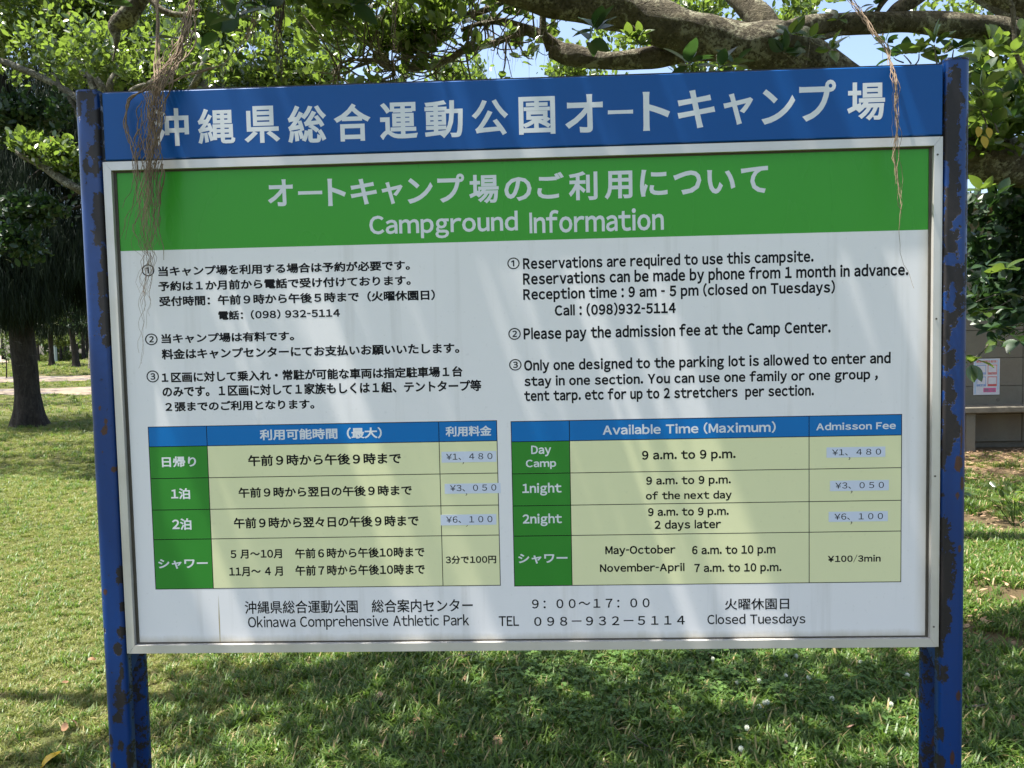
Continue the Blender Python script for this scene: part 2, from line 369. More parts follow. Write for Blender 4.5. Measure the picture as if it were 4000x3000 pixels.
class Lettering:
    def __init__(s): s.v = []; s.f = []
    def put(s, txt, bl, tr, Y=YT, offset=.0, dy=0):
        e = dy*(tr[0]-bl[0])/2; bl = (bl[0], bl[1]+e); tr = (tr[0], tr[1]-e)   # the photograph's lens bends long level lines a little
        v, f = textmesh(txt, offset)
        if len(v) == 0: return
        lo = v.min(0); hi = v.max(0); (x0, z0), (x1, z1) = bp(*bl, Y), bp(*tr, Y)
        b = len(s.v)
        for p in v:
            s.v.append((x0+(p[0]-lo[0])/(hi[0]-lo[0])*(x1-x0), Y-float(p[2])*.001, z0+(p[1]-lo[1])/(hi[1]-lo[1])*(z1-z0)))
        s.f += [tuple(b+i for i in q) for q in f]
    def build(s, mat, parent, name='lettering'): return mesh(name, s.v, s.f, mat, parent)
def zoomer(ox, oy, k): return lambda x, y: (ox+x*k, oy+y*k)
zA = zoomer(0,0,.63291); zB = zoomer(1300,0,.63291); zC = zoomer(2600,0,.63291)
zD = zoomer(550,950,.63291); zE = zoomer(1900,950,.76854); zG = zoomer(550,1600,.65552); zH = zoomer(1950,1600,.74593)
zI = zoomer(1300,2300,.63291); zJ = zoomer(2600,2000,.63291); zK = zoomer(0,2000,.63291)

# posts
def blob_fields(blobs, x, z):
    v = np.full(x.shape, -.9)
    for (bx, by, rx, ry, *sg) in blobs:
        cx, cz = bp(bx, by, -.004); rx = rx*.00075; ry = ry*.00075; q = np.sqrt(((x-cx)/rx)**2+((z-cz)/ry)**2)
        k = (1.2-q)*1.8 if not sg else None
        if sg: v = np.minimum(v, np.where(q < 1.4, (q-1.1)*1.6, 9))
        else: v = np.maximum(v, k)
    return np.clip(v, -1.2, 1.6)+.35
LEFT_PEEL = [(330,372,36,15),(305,405,12,48),(352,405,15,32),(370,458,28,28),(383,525,18,28),(374,592,28,30),(335,652,14,24),(372,660,15,30),
 (391,790,24,34),(391,850,26,60),(388,915,24,45),(408,1010,14,60),(404,1110,22,50),(410,1180,22,48),(410,1260,24,48),(418,1330,16,20),(428,1300,14,40),(446,1575,5,14),(450,1650,6,22),
 (468,2253,14,35),(475,2373,8,18),(472,2470,13,22),(459,2532,15,22),(474,2620,8,28),(468,2660,6,20),(468,2735,22,55),(458,2805,17,20),(431,2893,8,25),(473,2910,11,22),(503,2960,9,50),(405,2468,5,12),(478,2150,4,16)]
LEFT_RUST = [(413,1647,7,12),(408,1683,12,16),(443,1833,9,12),(410,2313,8,12),(390,1595,5,8),(400,1770,5,5),(392,2170,4,4),(430,2930,6,12),(445,2990,6,12)]
RIGHT_PEEL = [(3735,300,18,22),(3722,420,32,110),(3716,560,28,95),(3716,700,30,100),(3718,850,28,110),(3712,950,26,100),(3708,1050,26,90),(3735,1090,30,50),(3740,1180,30,60),(3712,1240,28,30),
 (3698,1300,18,42),(3707,1400,24,42),(3700,1500,22,35),(3710,1545,20,32),(3696,1610,18,40),(3712,1680,32,62),(3700,1730,22,45),(3686,1793,10,42),(3677,1935,9,10),
 (3688,2065,20,42),(3698,2130,14,40),(3695,2210,30,110),(3690,2300,24,80),(3690,2400,22,90),(3684,2480,14,30),(3678,2535,8,28),(3686,2620,14,20),(3690,2650,14,22),(3680,2865,9,25),(3678,2990,12,35),
 (3783,500,6,60),(3781,630,5,80),(3778,820,4,70),(3776,1050,5,90)]
RIGHT_BLUE = [(3716,1012,22,22,1),(3722,1150,9,32,1),(3708,1200,20,15,1),(3697,690,10,50,1),(3694,340,6,30,1),(3735,875,16,18,1)]
RIGHT_RUST = [(3745,1810,14,28),(3760,1890,8,25),(3740,1935,6,12),(3749,2145,6,14),(3745,2720,8,20),(3720,2960,8,25),(3757,1700,4,60)]
def make_post(side, ztop, blobs, rust):
    xi = side*1.205; xo = side*1.277; y0, y1 = -.004, .118; pr = []
    def arc(cx, cy, r, a0, a1, n):
        for i in range(n+1):
            a = math.radians(a0+(a1-a0)*i/n); pr.append((cx+r*math.cos(a), cy+r*math.sin(a)))
    # profile for the right post, mirrored for the left one: inner side is low x
    A, B = 1.205, 1.277
    for i in range(9): pr.append((A+.004+(B-.026-A-.004)*i/9, y0))
    arc(B-.026, y0+.026, .026, -90, 0, 8); arc(B-.026, y1-.026, .026, 0, 90, 8)
    pr += [(A+.004, y1), (A, y1-.004), (A, .088), (A+.012, .088), (A+.012,.082), (A+.034,.082), (A+.034,.036), (A+.012,.036), (A+.012,.030), (A, .030), (A, y0+.004)]
    pr = np.array(pr); pr[:,0] *= side
    if side < 0: pr = pr[::-1]
    nz = 260; zs = np.linspace(-.2, ztop, nz); k = len(pr)
    V = np.concatenate([np.column_stack([pr, np.full(k, z)]) for z in zs])
    i = np.arange(nz*k).reshape(nz, k); Fc = np.stack([i[:-1], np.roll(i,-1,1)[:-1], np.roll(i,-1,1)[1:], i[1:]], -1).reshape(-1,4)
    pe = blob_fields(blobs, V[:,0], V[:,2]); rs = blob_fields(rust, V[:,0], V[:,2])
    inner = (np.abs(V[:,0]) < 1.24) & (V[:,1] > .028)
    pe = np.where(inner, .55 + .25*np.sin(V[:,2]*9), pe)
    return mesh('post', V, Fc, M['paint'], sign, attr={'peel': pe, 'rust': rs}), pr
zt = {-1: bp(345, 353, 0)[1], 1: bp(3740, 228, 0)[1]}
for s_, bl, rs in ((-1, LEFT_PEEL, LEFT_RUST), (1, RIGHT_PEEL+RIGHT_BLUE, RIGHT_RUST)):
    po, pr = make_post(s_, zt[s_]-.004, bl, rs)
    c = pr.mean(0); V = []; out = [(c[0]+(p[0]-c[0])*1.02, c[1]+(p[1]-c[1])*1.02) for p in pr if not (.03 <= p[1] <= .088 and abs(p[0]) < 1.24 and abs(abs(p[0])-1.205) > .001)]
    mb = MB(); n = len(out); lo = [(p[0], p[1], zt[s_]-.004) for p in out]; hi = [(c[0]+(p[0]-c[0])*.97, c[1]+(p[1]-c[1])*.97, zt[s_]+.002) for p in out]
    mb.poly(hi); mb.poly(lo[::-1])
    for i in range(n): mb.poly([lo[i], lo[(i+1)%n], hi[(i+1)%n], hi[i]])
    cap = mb.build('post_cap', M['paint'], sign)
    a = cap.data.attributes.new('peel', 'FLOAT', 'POINT'); a.data.foreach_set('value', np.full(len(cap.data.vertices), .45, np.float32))
    # support bracket inside the groove below the board
    mb = MB(); x = s_*1.207; x2 = s_*1.236; z1 = ZB-.002; z0 = ZB-.075
    q = [(x, .034, z1), (x, .082, z1), (x, .082, z0+.045), (x, .034, z0)]; q2 = [(x2, a_[1], a_[2]) for a_ in q]
    mb.poly(q); mb.poly(q2[::-1])
    for i in range(4): mb.poly([q[i], q[(i+1)%4], q2[(i+1)%4], q2[i]])
    br = mb.build('bracket', M['paint'], sign); a = br.data.attributes.new('peel','FLOAT','POINT'); a.data.foreach_set('value', np.full(len(br.data.vertices), .02, np.float32))

# header box
hx0, hz1 = bp(397, 366, .002); hx1, _ = bp(3685, 247, .002); _, hz0 = bp(2000, 577, .002)
hz1 = (bp(397,366,.002)[1]+bp(3685,247,.002)[1])/2; hz0 = (bp(410,629,.002)[1]+bp(3684,524,.002)[1])/2
mb = MB(); mb.box((hx0, .002, hz0), (hx1, .062, hz1), ch=.0025)
head = mb.build('header_panel', M['blue_header'], sign)
mb = MB(); mb.box((hx0+.004, .006, hz1-.001), (hx1-.004, .060, hz1+.004)); mb.build('top_rail', M['black'], sign)
mb = MB(); mb.box((-1.196, .008, ZB+HF+.0006), (1.196, .060, hz0-.0006)); mb.build('gap_strip', M['black'], sign)
L = Lettering()
for ch, z, x0, x1, y0, y1 in [('沖',zA,945,1160,665,905),('縄',zA,1225,1445,665,890),('県',zA,1510,1722,650,885),('総',zA,1780,2010,645,885),('合',zB,10,230,635,875),
  ('運',zB,293,520,628,865),('動',zB,570,800,615,857),('公',zB,860,1080,610,840),('園',zB,1150,1370,592,832),('オ',zB,1435,1665,578,822),('ー',zB,1698,1853,676,706),('ト',zB,1915,2080,562,808),
  ('キ',zC,75,305,550,795),('ャ',zC,357,540,572,773),('ン',zC,592,800,545,770),('プ',zC,825,1052,490,752),('場',zC,1120,1355,503,748)]:
    L = Lettering(); L.put(ch, z(x0,y1), z(x1,y0), Y=.0018, offset=.021); L.build(M['white_ink'], head, 'character')

# aluminium frame: four mitred rails with an outer lip
def rail(a, b, inn_a, inn_b, flip=False):
    """a, b outer corners, inn_* inner corners (x, z); face at y=0, inner return back to the panel"""
    mb = MB(); yb = .030
    mb.poly([(a[0],0,a[1]),(b[0],0,b[1]),(inn_b[0],0,inn_b[1]),(inn_a[0],0,inn_a[1])])
    mb.poly([(inn_a[0],0,inn_a[1]),(inn_b[0],0,inn_b[1]),(inn_b[0],.0138,inn_b[1]),(inn_a[0],.0138,inn_a[1])])
    mb.poly([(b[0],0,b[1]),(a[0],0,a[1]),(a[0],yb,a[1]),(b[0],yb,b[1])])
    mb.poly([(b[0],yb,b[1]),(a[0],yb,a[1]),(inn_a[0],yb,inn_a[1]),(inn_b[0],yb,inn_b[1])])
    return mb
fw = .0245; x0, x1, z0, z1 = -PW, PW, ZB, ZB+HF; g = .0007
lip = .0065
for (a, b, ia, ib) in [((x0+lip,z0),(x1-lip,z0),(x0+fw,z0+fw),(x1-fw,z0+fw)), ((x1-lip,z1),(x0+lip,z1),(x1-fw,z1-fw),(x0+fw,z1-fw)),
                       ((x0+lip,z1-g),(x0+lip,z0+g),(x0+fw-g*.2,z1-fw-g),(x0+fw-g*.2,z0+fw+g)), ((x1-lip,z0+g),(x1-lip,z1-g),(x1-fw+g*.2,z0+fw+g),(x1-fw+g*.2,z1-fw-g))]:
    rail(a, b, ia, ib).build('frame_rail', M['aluminium'], sign)
for s_ in (-1, 1):
    mb = MB(); mb.box((min(s_*PW, s_*(PW-lip+.0008)), .0015, z0), (max(s_*PW, s_*(PW-lip+.0008)), .034, z1)); mb.build('frame_lip', M['aluminium'], sign)
for sx_ in (1,):
    for zz_ in (z0+.06, z0+.5, z0+.95, z1-.05):
        mb = MB(); cx_ = sx_*(PW-fw*.62); ring = [(cx_+.0028*math.cos(q*.785), -.0011, zz_+.0028*math.sin(q*.785)) for q in range(8)]; mb.poly(ring[::-1])
        for q in range(8): mb.poly([ring[q], ring[(q+1)%8], (ring[(q+1)%8][0], -.0002, ring[(q+1)%8][2]), (ring[q][0], -.0002, ring[q][2])])
        mb.build('screw', M['gasket'], sign)
# gasket between rail and panel
ix0, ix1, iz0, iz1 = x0+fw, x1-fw, z0+fw, z1-fw; gw = .0085
mb = MB()
for a, b in (((ix0,iz0),(ix1,iz0+gw*.5)), ((ix0,iz1-gw*.6),(ix1,iz1)), ((ix0,iz0+gw*.5),(ix0+gw,iz1-gw*.6)), ((ix1-gw*.9,iz0+gw*.5),(ix1,iz1-gw*.6))):
    mb.box((a[0],.0118,a[1]), (b[0],.020,b[1]))
mb.build('gasket', M['gasket'], sign)
mb = MB(); mb.box((ix0, YP, iz0), (ix1, .029, iz1)); panel = mb.build('notice_panel', M['white_panel'], sign)
def sheet(name, x0, z0, x1, z1, Y, mat, parent):
    return mesh(name, [(x0,Y,z0),(x1,Y,z0),(x1,Y,z1),(x0,Y,z1)], [(0,1,2,3)], mat, parent)
bandz = (bp(475,978)[1]+bp(3640,900)[1])/2
tband = sheet('title_band', ix0+gw, bandz, ix1-gw*.9, iz1-gw*.6, YP-.0001, M['green_print'], sign)
L = Lettering()
for ch, z, a, b, c, d in [('オ',zA,1655,1805,1105,1275),('ー',zA,1840,1988,1176,1203),('ト',zA,2025,2132,1100,1272),('キ',zB,112,270,1100,1265),('ャ',zB,303,430,1120,1262),('ン',zB,462,615,1095,1258),
  ('プ',zB,648,810,1070,1252),('場',zB,843,1022,1075,1258),('の',zB,1060,1225,1090,1243),('ご',zB,1263,1425,1060,1228),('利',zB,1457,1632,1055,1238),('用',zB,1678,1848,1052,1232),
  ('に',zB,1897,2065,1043,1215),('つ',zC,48,220,1050,1203),('い',zC,257,430,1045,1197),('て',zC,465,632,1023,1195)]:
    C_ = Lettering(); C_.put(ch, z(a,d), z(b,c), offset=.024); C_.build(M['white_ink'], tband, 'character')
L = Lettering()
L.put('Campground', zB(228,1482), zB(1140,1300), offset=.024); L.put('Information', zB(1215,1442), zB(2042,1277), offset=.024)
L.build(M['white_ink'], tband)
OB = .034
paras = [
 [('①',zD,(8,205),(82,130),0),('当キャンプ場を利用する場合は予約が必要です。',zD,(108,200),(1660,110),OB),('予約は１か月前から電話で受け付けております。',zD,(110,292),(1665,203),OB),
  ('受付時間：午前９時から午後５時まで（火曜休園日）',zD,(113,385),(1815,293),OB),('電話：(098) 932-5114',zD,(480,473),(1228,402),OB)],
 [('②',zD,(28,630),(102,557),0),('当キャンプ場は有料です。',zD,(127,617),(945,545),OB),('料金はキャンプセンターにてお支払いお願いいたします。',zD,(130,712),(1965,620),OB)],
 [('③',zD,(37,860),(110,785),0),('１区画に対して乗入れ・常駐が可能な車両は指定駐車場１台',zD,(130,855),(1985,765),OB),('のみです。１区画に対して１家族もしくは１組、テントタープ等',zD,(135,945),(2100,850),OB),
  ('２張までのご利用となります。',zD,(152,1038),(1070,965),OB)],
 [('①',zE,(107,133),(168,72),0),('Reservations are required to use this campsite.',zE,(187,148),(1663,34),.038),('Reservations can be made by phone from 1 month in advance.',zE,(187,228),(2145,99),.038),
  ('Reception time : 9 am - 5 pm (closed on Tuesdays)',zE,(188,304),(1772,186),.038),('Call : (098)932-5114',zE,(348,376),(962,293),.038)],
 [('②',zE,(112,492),(174,430),0),('Please pay the admission fee at the Camp Center.',zE,(190,506),(1750,392),.038)],
 [('③',zE,(116,648),(178,588),0),('Only one designed to the parking lot is allowed to enter and',zE,(192,665),(2055,552),.038),('stay in one section. You can use one family or one group ,',zE,(193,742),(1990,636),.038),
  ('tent tarp. etc for up to 2 stretchers  per section.',zE,(193,818),(1665,716),.038)],
 [('沖縄県総合運動公園　総合案内センター',zoomer(0,0,1),(957,2399),(1846,2338),.012),('Okinawa Comprehensive Athletic Park',zoomer(0,0,1),(970,2463),(1832,2399),.012)],
 [('９：００～１７：００',zI,(1230,122),(1955,58),.014),('TEL',zI,(1025,230),(1148,168),.014),('０９８－９３２－５１１４',zI,(1243,230),(2172,165),.014)],
 [('火曜休園日',zJ,(365,605),(762,530),.012),('Closed Tuesdays',zJ,(258,710),(863,625),.014)]]
for para in paras:
    L = Lettering()
    for s_, z, bl, tr, of in para: L.put(s_, z(*bl), z(*tr), offset=of if of or s_ not in '①②③' else .012, dy=.0085 if z is zD else 0)
    L.build(M['ink'], panel)
# fee tables: every cell a sheet, ruled lines between
def table(z, TL, TR, BL, BR, cols, rows, texts, stickers, commas):
    xs = [(bp(*z(*TL))[0]+bp(*z(*BL))[0])/2] + [(bp(*z(a, TL[1]))[0]+bp(*z(b, BL[1]))[0])/2 for a, b in cols] + [(bp(*z(*TR))[0]+bp(*z(*BR))[0])/2]
    zs = [(bp(*z(*TL))[1]+bp(*z(*TR))[1])/2] + [(bp(*z(TL[0], a))[1]+bp(*z(TR[0], b))[1])/2 for a, b in rows] + [(bp(*z(*BL))[1]+bp(*z(*BR))[1])/2]
    tb = MB(); lw = .0011
    for x in xs: q_ = (x-lw, zs[-1]-lw, x+lw, zs[0]+lw); tb.poly([(q_[0],YP-.00015,q_[1]),(q_[2],YP-.00015,q_[1]),(q_[2],YP-.00015,q_[3]),(q_[0],YP-.00015,q_[3])])
    for i, zz in enumerate(zs):
        for k in range(3): tb.poly([(xs[k]+lw,YP-.00015,zz-lw),(xs[k+1]-lw,YP-.00015,zz-lw),(xs[k+1]-lw,YP-.00015,zz+lw),(xs[k]+lw,YP-.00015,zz+lw)])
    tab = tb.build('fee_table', M['ink'], sign)
    for r in range(5):
        for c in range(3):
            m_ = M['blue_cell'] if r == 0 else (M['green_cell'] if c == 0 else M['cream_cell'])
            sheet('table_cell', xs[c]+lw, zs[r+1]+lw, xs[c+1]-lw, zs[r]-lw, YP-.0001, m_, tab)
    A, B = Lettering(), Lettering()
    for s_, bl, tr, of, wh in texts: (A if wh else B).put(s_, z(*bl), z(*tr), offset=of, dy=.0035 if z is zG else 0)
    A.build(M['white_ink'], tab); B.build(M['ink'], tab)
    for (q, tx), tbx in zip(stickers, commas):
        a = bp(*z(*q[0])); b = bp(*z(*q[1])); mb = MB(); mb.box((a[0], YP-.0006, a[1]), (b[0], YP-.0003, b[1]))
        st = mb.build('price_sticker', M['sticker'], sign)
        L = Lettering(); L.put(tx, z(*tbx[0]), z(*tbx[1]), Y=YP-.0007, offset=.004); L.build(M['ink'], st)
        cm = Lettering(); cx, cy = tbx[2]; cm.put(',', z(cx-6, cy+8), z(cx+4, cy-8), Y=YP-.0002); cm.build(M['ink'], tab)
OJ = .028
table(zG, (50,102),(2123,68),(83,1075),(2140,1042), [(397,427),(1779,1798)], [(220,188),(411,379),(600,568),(778,745)],
 [('利用可能時間（最大）',(710,183),(1435,105),OJ,1),('利用料金',(1817,162),(2090,95),OJ,1),('日帰り',(127,345),(328,278),OJ,1),('1泊',(182,535),(292,468),OJ,1),('2泊',(188,718),(300,648),OJ,1),('シャワー',(105,950),(398,888),OJ,1),
  ('午前９時から午後９時まで',(640,337),(1550,257),OJ,0),('午前９時から翌日の午後９時まで',(583,525),(1615,450),OJ,0),('午前９時から翌々日の午後９時まで',(555,708),(1655,630),OJ,0),
  ('5 月～10月',(535,890),(840,832),OJ,0),('午前６時から午後10時まで',(920,887),(1690,818),OJ,0),('11月～ 4 月',(528,995),(845,935),OJ,0),('午前７時から午後10時まで',(922,990),(1692,920),OJ,0),('3分で100円',(1817,920),(2117,868),OJ,0)],
 [(((1793,316),(2118,246)),'¥1、４８０'),(((1812,502),(2143,437)),'¥3、０５０'),(((1788,690),(2118,622)),'¥6、１００')],
 [((1820,302),(2095,258),(1922,318)),((1843,489),(2118,445),(1941,505)),((1820,677),(2095,633),(1944,690))])
table(zH, (64,58),(2111,30),(78,914),(2100,912), [(369,380),(1626,1620)], [(162,140),(328,313),(495,485),(653,646)],
 [('Available Time (Maximum)',(542,138),(1448,60),.028,1),('Admisson Fee',(1660,109),(2077,62),.028,1),('Day',(168,246),(272,187),.028,1),('Camp',(140,313),(298,260),.028,1),('1night',(122,452),(326,382),.028,1),('2night',(123,612),(328,543),.028,1),('シャワー',(100,808),(357,752),OJ,1),
  ('9 a.m. to 9 p.m.',(748,276),(1238,207),.032,0),('9 a.m. to 9 p.m.',(770,406),(1213,344),.032,0),('of the next day',(768,483),(1218,422),.032,0),('9 a.m. to 9 p.m.',(780,570),(1202,509),.032,0),('2 days later',(813,638),(1162,574),.032,0),
  ('May-October',(556,770),(923,708),.032,0),('6 a.m. to 10 p.m',(1010,771),(1447,708),.032,0),('November-April',(528,862),(970,802),.032,0),('7 a.m. to 10 p.m.',(1022,864),(1478,802),.032,0),('¥100/3min',(1720,803),(1998,757),.032,0)],
 [(((1714,252),(2022,193)),'¥1、４８０'),(((1732,427),(2040,368)),'¥3、０５０'),(((1725,588),(2035,531)),'¥6、１００')],
 [((1743,242),(2000,204),(1835,256)),((1760,416),(2015,378),(1846,431)),((1755,579),(2010,541),(1845,593))])

# ------------------------------------------------------------------ foliage data
def leaf_shape(n=3):
    w_ = {3: [0, .40, .50, 0]}.get(n)
    return np.array([(0,0,0),(-.21,.32,.03),(-.20,.70,.02),(0,1,-.06),(.20,.70,.02),(.21,.32,.03)], float), np.array([(0,3,2,1),(0,5,4,3)])
LV, LF = leaf_shape()
def leaf_cloud(cent, size, per=7, up=.55, spread=.85, jit=.03, seed=1, width=1.0, dirs=None, droop=0):
    """rosettes of leaves at the given points; returns verts, quads and a colour value per leaf"""
    r = np.random.default_rng(seed); n = len(cent)
    ax = r.normal(0, 1, (n,3)); ax[:,2] = np.abs(ax[:,2])*1.0+up; ax /= np.linalg.norm(ax, axis=1)[:,None]
    if dirs is not None: ax = dirs/np.linalg.norm(dirs, axis=1)[:,None]
    C = np.repeat(cent, per, 0); A = np.repeat(ax, per, 0); N = n*per
    t = r.normal(0,1,(N,3)); t -= (t*A).sum(1)[:,None]*A; t /= np.linalg.norm(t,axis=1)[:,None]+1e-9
    k = r.uniform(.25,1.25,N)[:,None]*spread
    d = A*(1-k*.45) + t*k; d[:,2] -= droop; d /= np.linalg.norm(d,axis=1)[:,None]
    nn = A - (A*d).sum(1)[:,None]*d + r.normal(0,.25,(N,3)); nn -= (nn*d).sum(1)[:,None]*d; nn /= np.linalg.norm(nn,axis=1)[:,None]+1e-9
    s_ = np.cross(d, nn); L_ = (size*r.uniform(.6,1.15,N))[:,None]
    base = C + r.normal(0, jit, (N,3)) + d*L_*.15
    V = np.empty((N,6,3))
    for i in range(6):
        V[:,i] = base + L_*(s_*LV[i,0]*width + d*LV[i,1] + nn*(LV[i,2]*2.0 if i in (1,2,4,5) else LV[i,2]))
    Fc = (LF[None]+ (np.arange(N)*6)[:,None,None]).reshape(-1,4)
    val = np.repeat(np.clip(.5*np.repeat(r.uniform(0,1,n), per) + .5*r.uniform(0,1,N), 0, 1), 6)
    return V.reshape(-1,3), Fc, val
def crown(parent, cent, size, mat, name='foliage', **k):
    v, f, a = leaf_cloud(cent, size, **k)
    return tag(mesh(name, v, f, mat, parent, attr={'v': a}), kind='stuff')
def blobs(lst, seed=0):
    """(px, py, rx px, ry px, Y, depth m, n) -> points, denser towards the rim and in clumps"""
    r = np.random.default_rng(seed); out = []
    for (px, py, rx, ry, Y, dp, n) in lst:
        c = np.array(at(px, py, Y)); mx = rx*mpp(Y); my = ry*mpp(Y)
        p = r.normal(0, 1, (n,3)); p /= np.linalg.norm(p,axis=1)[:,None]; p *= (r.uniform(0,1,n)**.42)[:,None]
        out.append(c + p*np.array([mx, dp, my]))
    return np.concatenate(out)
def clumpy(p, seed, keep=.5, scale=1.2):
    """drop points where a smooth random field is low: leaves gaps"""
    r = np.random.default_rng(seed); f = np.zeros(len(p))
    for _ in range(10):
        k = r.normal(0, 1, 3)*scale*r.uniform(.7,2.2); f += np.sin(p@k*2.2 + r.uniform(0,6.28))
    return p[f > np.quantile(f, 1-keep)]

# ------------------------------------------------------------------ the near banyan: limbs over the sign, trunk just out of the frame on the right
ban = empty('banyan_tree', (4.3, 3.0, 0), label='near banyan tree with thick mottled grey limbs arching over the sign', cat='tree')
BY = 1.7
tr_pts = [(4.55,2.9,-.3,.62),(4.45,2.85,.4,.5),(4.35,2.7,1.2,.44),(4.15,2.5,2.2,.42),(4.1,2.5,3.1,.38),(4.2,2.8,4.3,.3),(4.0,3.2,5.6,.2)]
c = catmull(tr_pts, 8); v, f = tube_data(c[:,:3], c[:,3], 28, .09, 3); mesh('trunk', v, f, M['bark'], ban, smooth=True)
X = lambda *a: a
LIMBS = {}
def L_(key, path, name='limb', mat='bark', **k):
    o, c = limb(name, path, M[mat], ban, seed=len(LIMBS)+11, **k); LIMBS[key] = c; return c
L_('A', [(4700,640,115,2.45),(4350,650,108,2.35),(4100,640,95,2.2),(3850,622,84,2.1),(3600,530,80,2.0),(3380,390,80,1.9),(3200,270,86,1.8),(3040,190,88,1.7),(2880,168,76,1.7),(2740,140,76,1.7),(2600,100,76,1.7),(2460,55,72,1.7),(2330,25,68,1.65),(2200,5,62,1.6),(2050,-25,58,1.5),(1900,-80,52,1.4),(1700,-190,45,1.2)], sides=28, lump=.07, sub=9)
L_('B', [(4500,420,100,2.4),(4250,260,75,2.3),(4080,185,56,2.15),(3930,134,50,2.05),(3780,104,44,2.0),(3600,88,40,1.95),(3400,90,38,1.9),(3230,96,37,1.85),(3120,112,42,1.78),(3040,150,50,1.72)], sides=24, lump=.08, sub=9)
L_('C', [(3010,140,52,1.72),(2965,70,50,1.75),(2900,0,44,1.8),(2830,-90,40,1.9),(2760,-230,36,2.0),(2700,-420,28,2.0)], sides=22)
L_('D', [(3470,70,22,1.92),(3510,30,24,1.95),(3570,0,28,2.0),(3650,-70,28,2.1),(3760,-200,24,2.2)], sides=16)
L_('E', [(2830,185,40,1.78),(2680,208,38,1.82),(2520,228,39,1.86),(2340,235,31,1.9),(2215,212,36,1.92),(2150,200,26,1.94)], sides=22, lump=.12)
L_('E2', [(2230,215,20,1.92),(2180,180,22,1.93),(2115,140,22,1.95),(2050,115,20,2.0),(1955,84,13,2.0),(1880,92,9,2.0),(1800,118,8,2.0)], name='branch', sides=14, lump=.1)
L_('E3', [(2150,195,20,1.94),(2128,140,14,1.92),(2120,80,13,1.9),(2125,20,12,1.88)], name='branch', sides=12, lump=.12)
L_('G', [(2060,120,15,2.0),(1995,140,13,2.0),(1936,165,12,2.0),(1868,186,12,2.0),(1800,203,12,2.0),(1755,232,12,2.0),(1670,262,10,2.0),(1578,271,9,2.0),(1524,260,9,2.0),(1465,236,7,2.0),(1410,232,5,2.0),(1335,246,5,2.0),(1303,300,4,2.0)], name='branch', mat='twig', sides=12, lump=.1)
L_('H', [(2100,-60,14,2.1),(1990,-10,13,2.1),(1900,38,12,2.1),(1800,62,12,2.1),(1715,68,13,2.1),(1640,95,12,2.1),(1590,118,10,2.1),(1500,100,7,2.1),(1440,70,6,2.1),(1380,20,5,2.1)], name='branch', mat='twig', sides=12, lump=.1)
L_('I', [(1570,60,5,2.1),(1600,130,6,2.1),(1640,190,6,2.1),(1700,240,5,2.1)], name='branch', mat='twig', sides=8)
L_('I2', [(1528,262,6,2.0),(1538,290,6,2.0),(1490,312,5,2.0),(1437,323,5,2.0)], name='branch', mat='twig', sides=8)
L_('J', [(3130,160,13,1.75),(3200,150,12,1.8),(3270,132,10,1.85),(3350,120,8,1.9)], name='branch', mat='twig', sides=8)
L_('K', [(640,-120,52,2.6),(560,-30,40,2.6),(500,60,34,2.6),(452,100,26,2.6),(455,150,12,2.6),(450,195,5,2.6),(440,240,3,2.6)], sides=16, lump=.12)
L_('M', [(1700,-190,45,1.2),(1300,-330,38,.9),(950,-330,32,.7),(700,-260,26,.5),(560,-120,18,.4),(500,-60,12,.4)], sides=14)
L_('M2', [(480,-90,14,2.2),(570,-20,13,2.2),(630,38,12,2.2),(705,58,10,2.2),(780,40,7,2.2)], name='branch', sides=10)
L_('R1', [(3830,-60,8,1.4),(3945,10,8,1.4),(3960,120,8,1.4),(3970,210,8,1.4),(4010,300,8,1.4)], name='branch', mat='twig', sides=8)
L_('R2', [(3400,110,6,1.9),(3420,60,9,1.9),(3440,20,10,1.9),(3475,-20,10,1.9)], name='branch', sides=8)
# small twigs that carry the leaf sprigs
tw = []; r = np.random.default_rng(21)
def twigs(key, n, ln, lo=0, hi=1, down=.3):
    c = LIMBS[key]; pts = []
    for _ in range(n):
        i = int(len(c)*r.uniform(lo, hi*.999)); p = c[i,:3]; d = r.normal(0,1,3)*np.array([1,.8,.8]); d[2] -= down; d /= np.linalg.norm(d); l = ln*r.uniform(.5,1.2)
        p1 = p+d*l*.5+r.normal(0,.03,3); e = p+d*l+np.array([0,0,.25*l]); q = catmull([p, p1, e], 4)
        tw.append(tube_data(q, np.linspace(.006,.0025,len(q)), 5)); pts.append(e)
    return np.array(pts)
sprigs = np.concatenate([twigs('G', 40, .32, .1, 1, 0), twigs('H', 22, .32, .1, 1, .1), twigs('E2', 16, .25, .3, 1, -.2), twigs('I', 14, .2), twigs('I2', 6, .18), twigs('G', 14, .5, .3, 1, .1)])
# fine tangle of bare twigs
for _ in range(80):
    k = ('G','H','I','G','I2')[r.integers(5)]; c = LIMBS[k]; p = c[r.integers(len(c)),:3].copy(); d = r.normal(0,1,3); d /= np.linalg.norm(d); q = [p]
    for s_ in range(4): d = d*.7+r.normal(0,.5,3); d /= np.linalg.norm(d); p = p+d*.075; q.append(p.copy())
    tw.append(tube_data(catmull(q,3), np.linspace(.004,.0015,13), 4))
v, f = join_data(tw); tag(mesh('twigs', v, f, M['twig'], ban, smooth=True), kind='stuff')

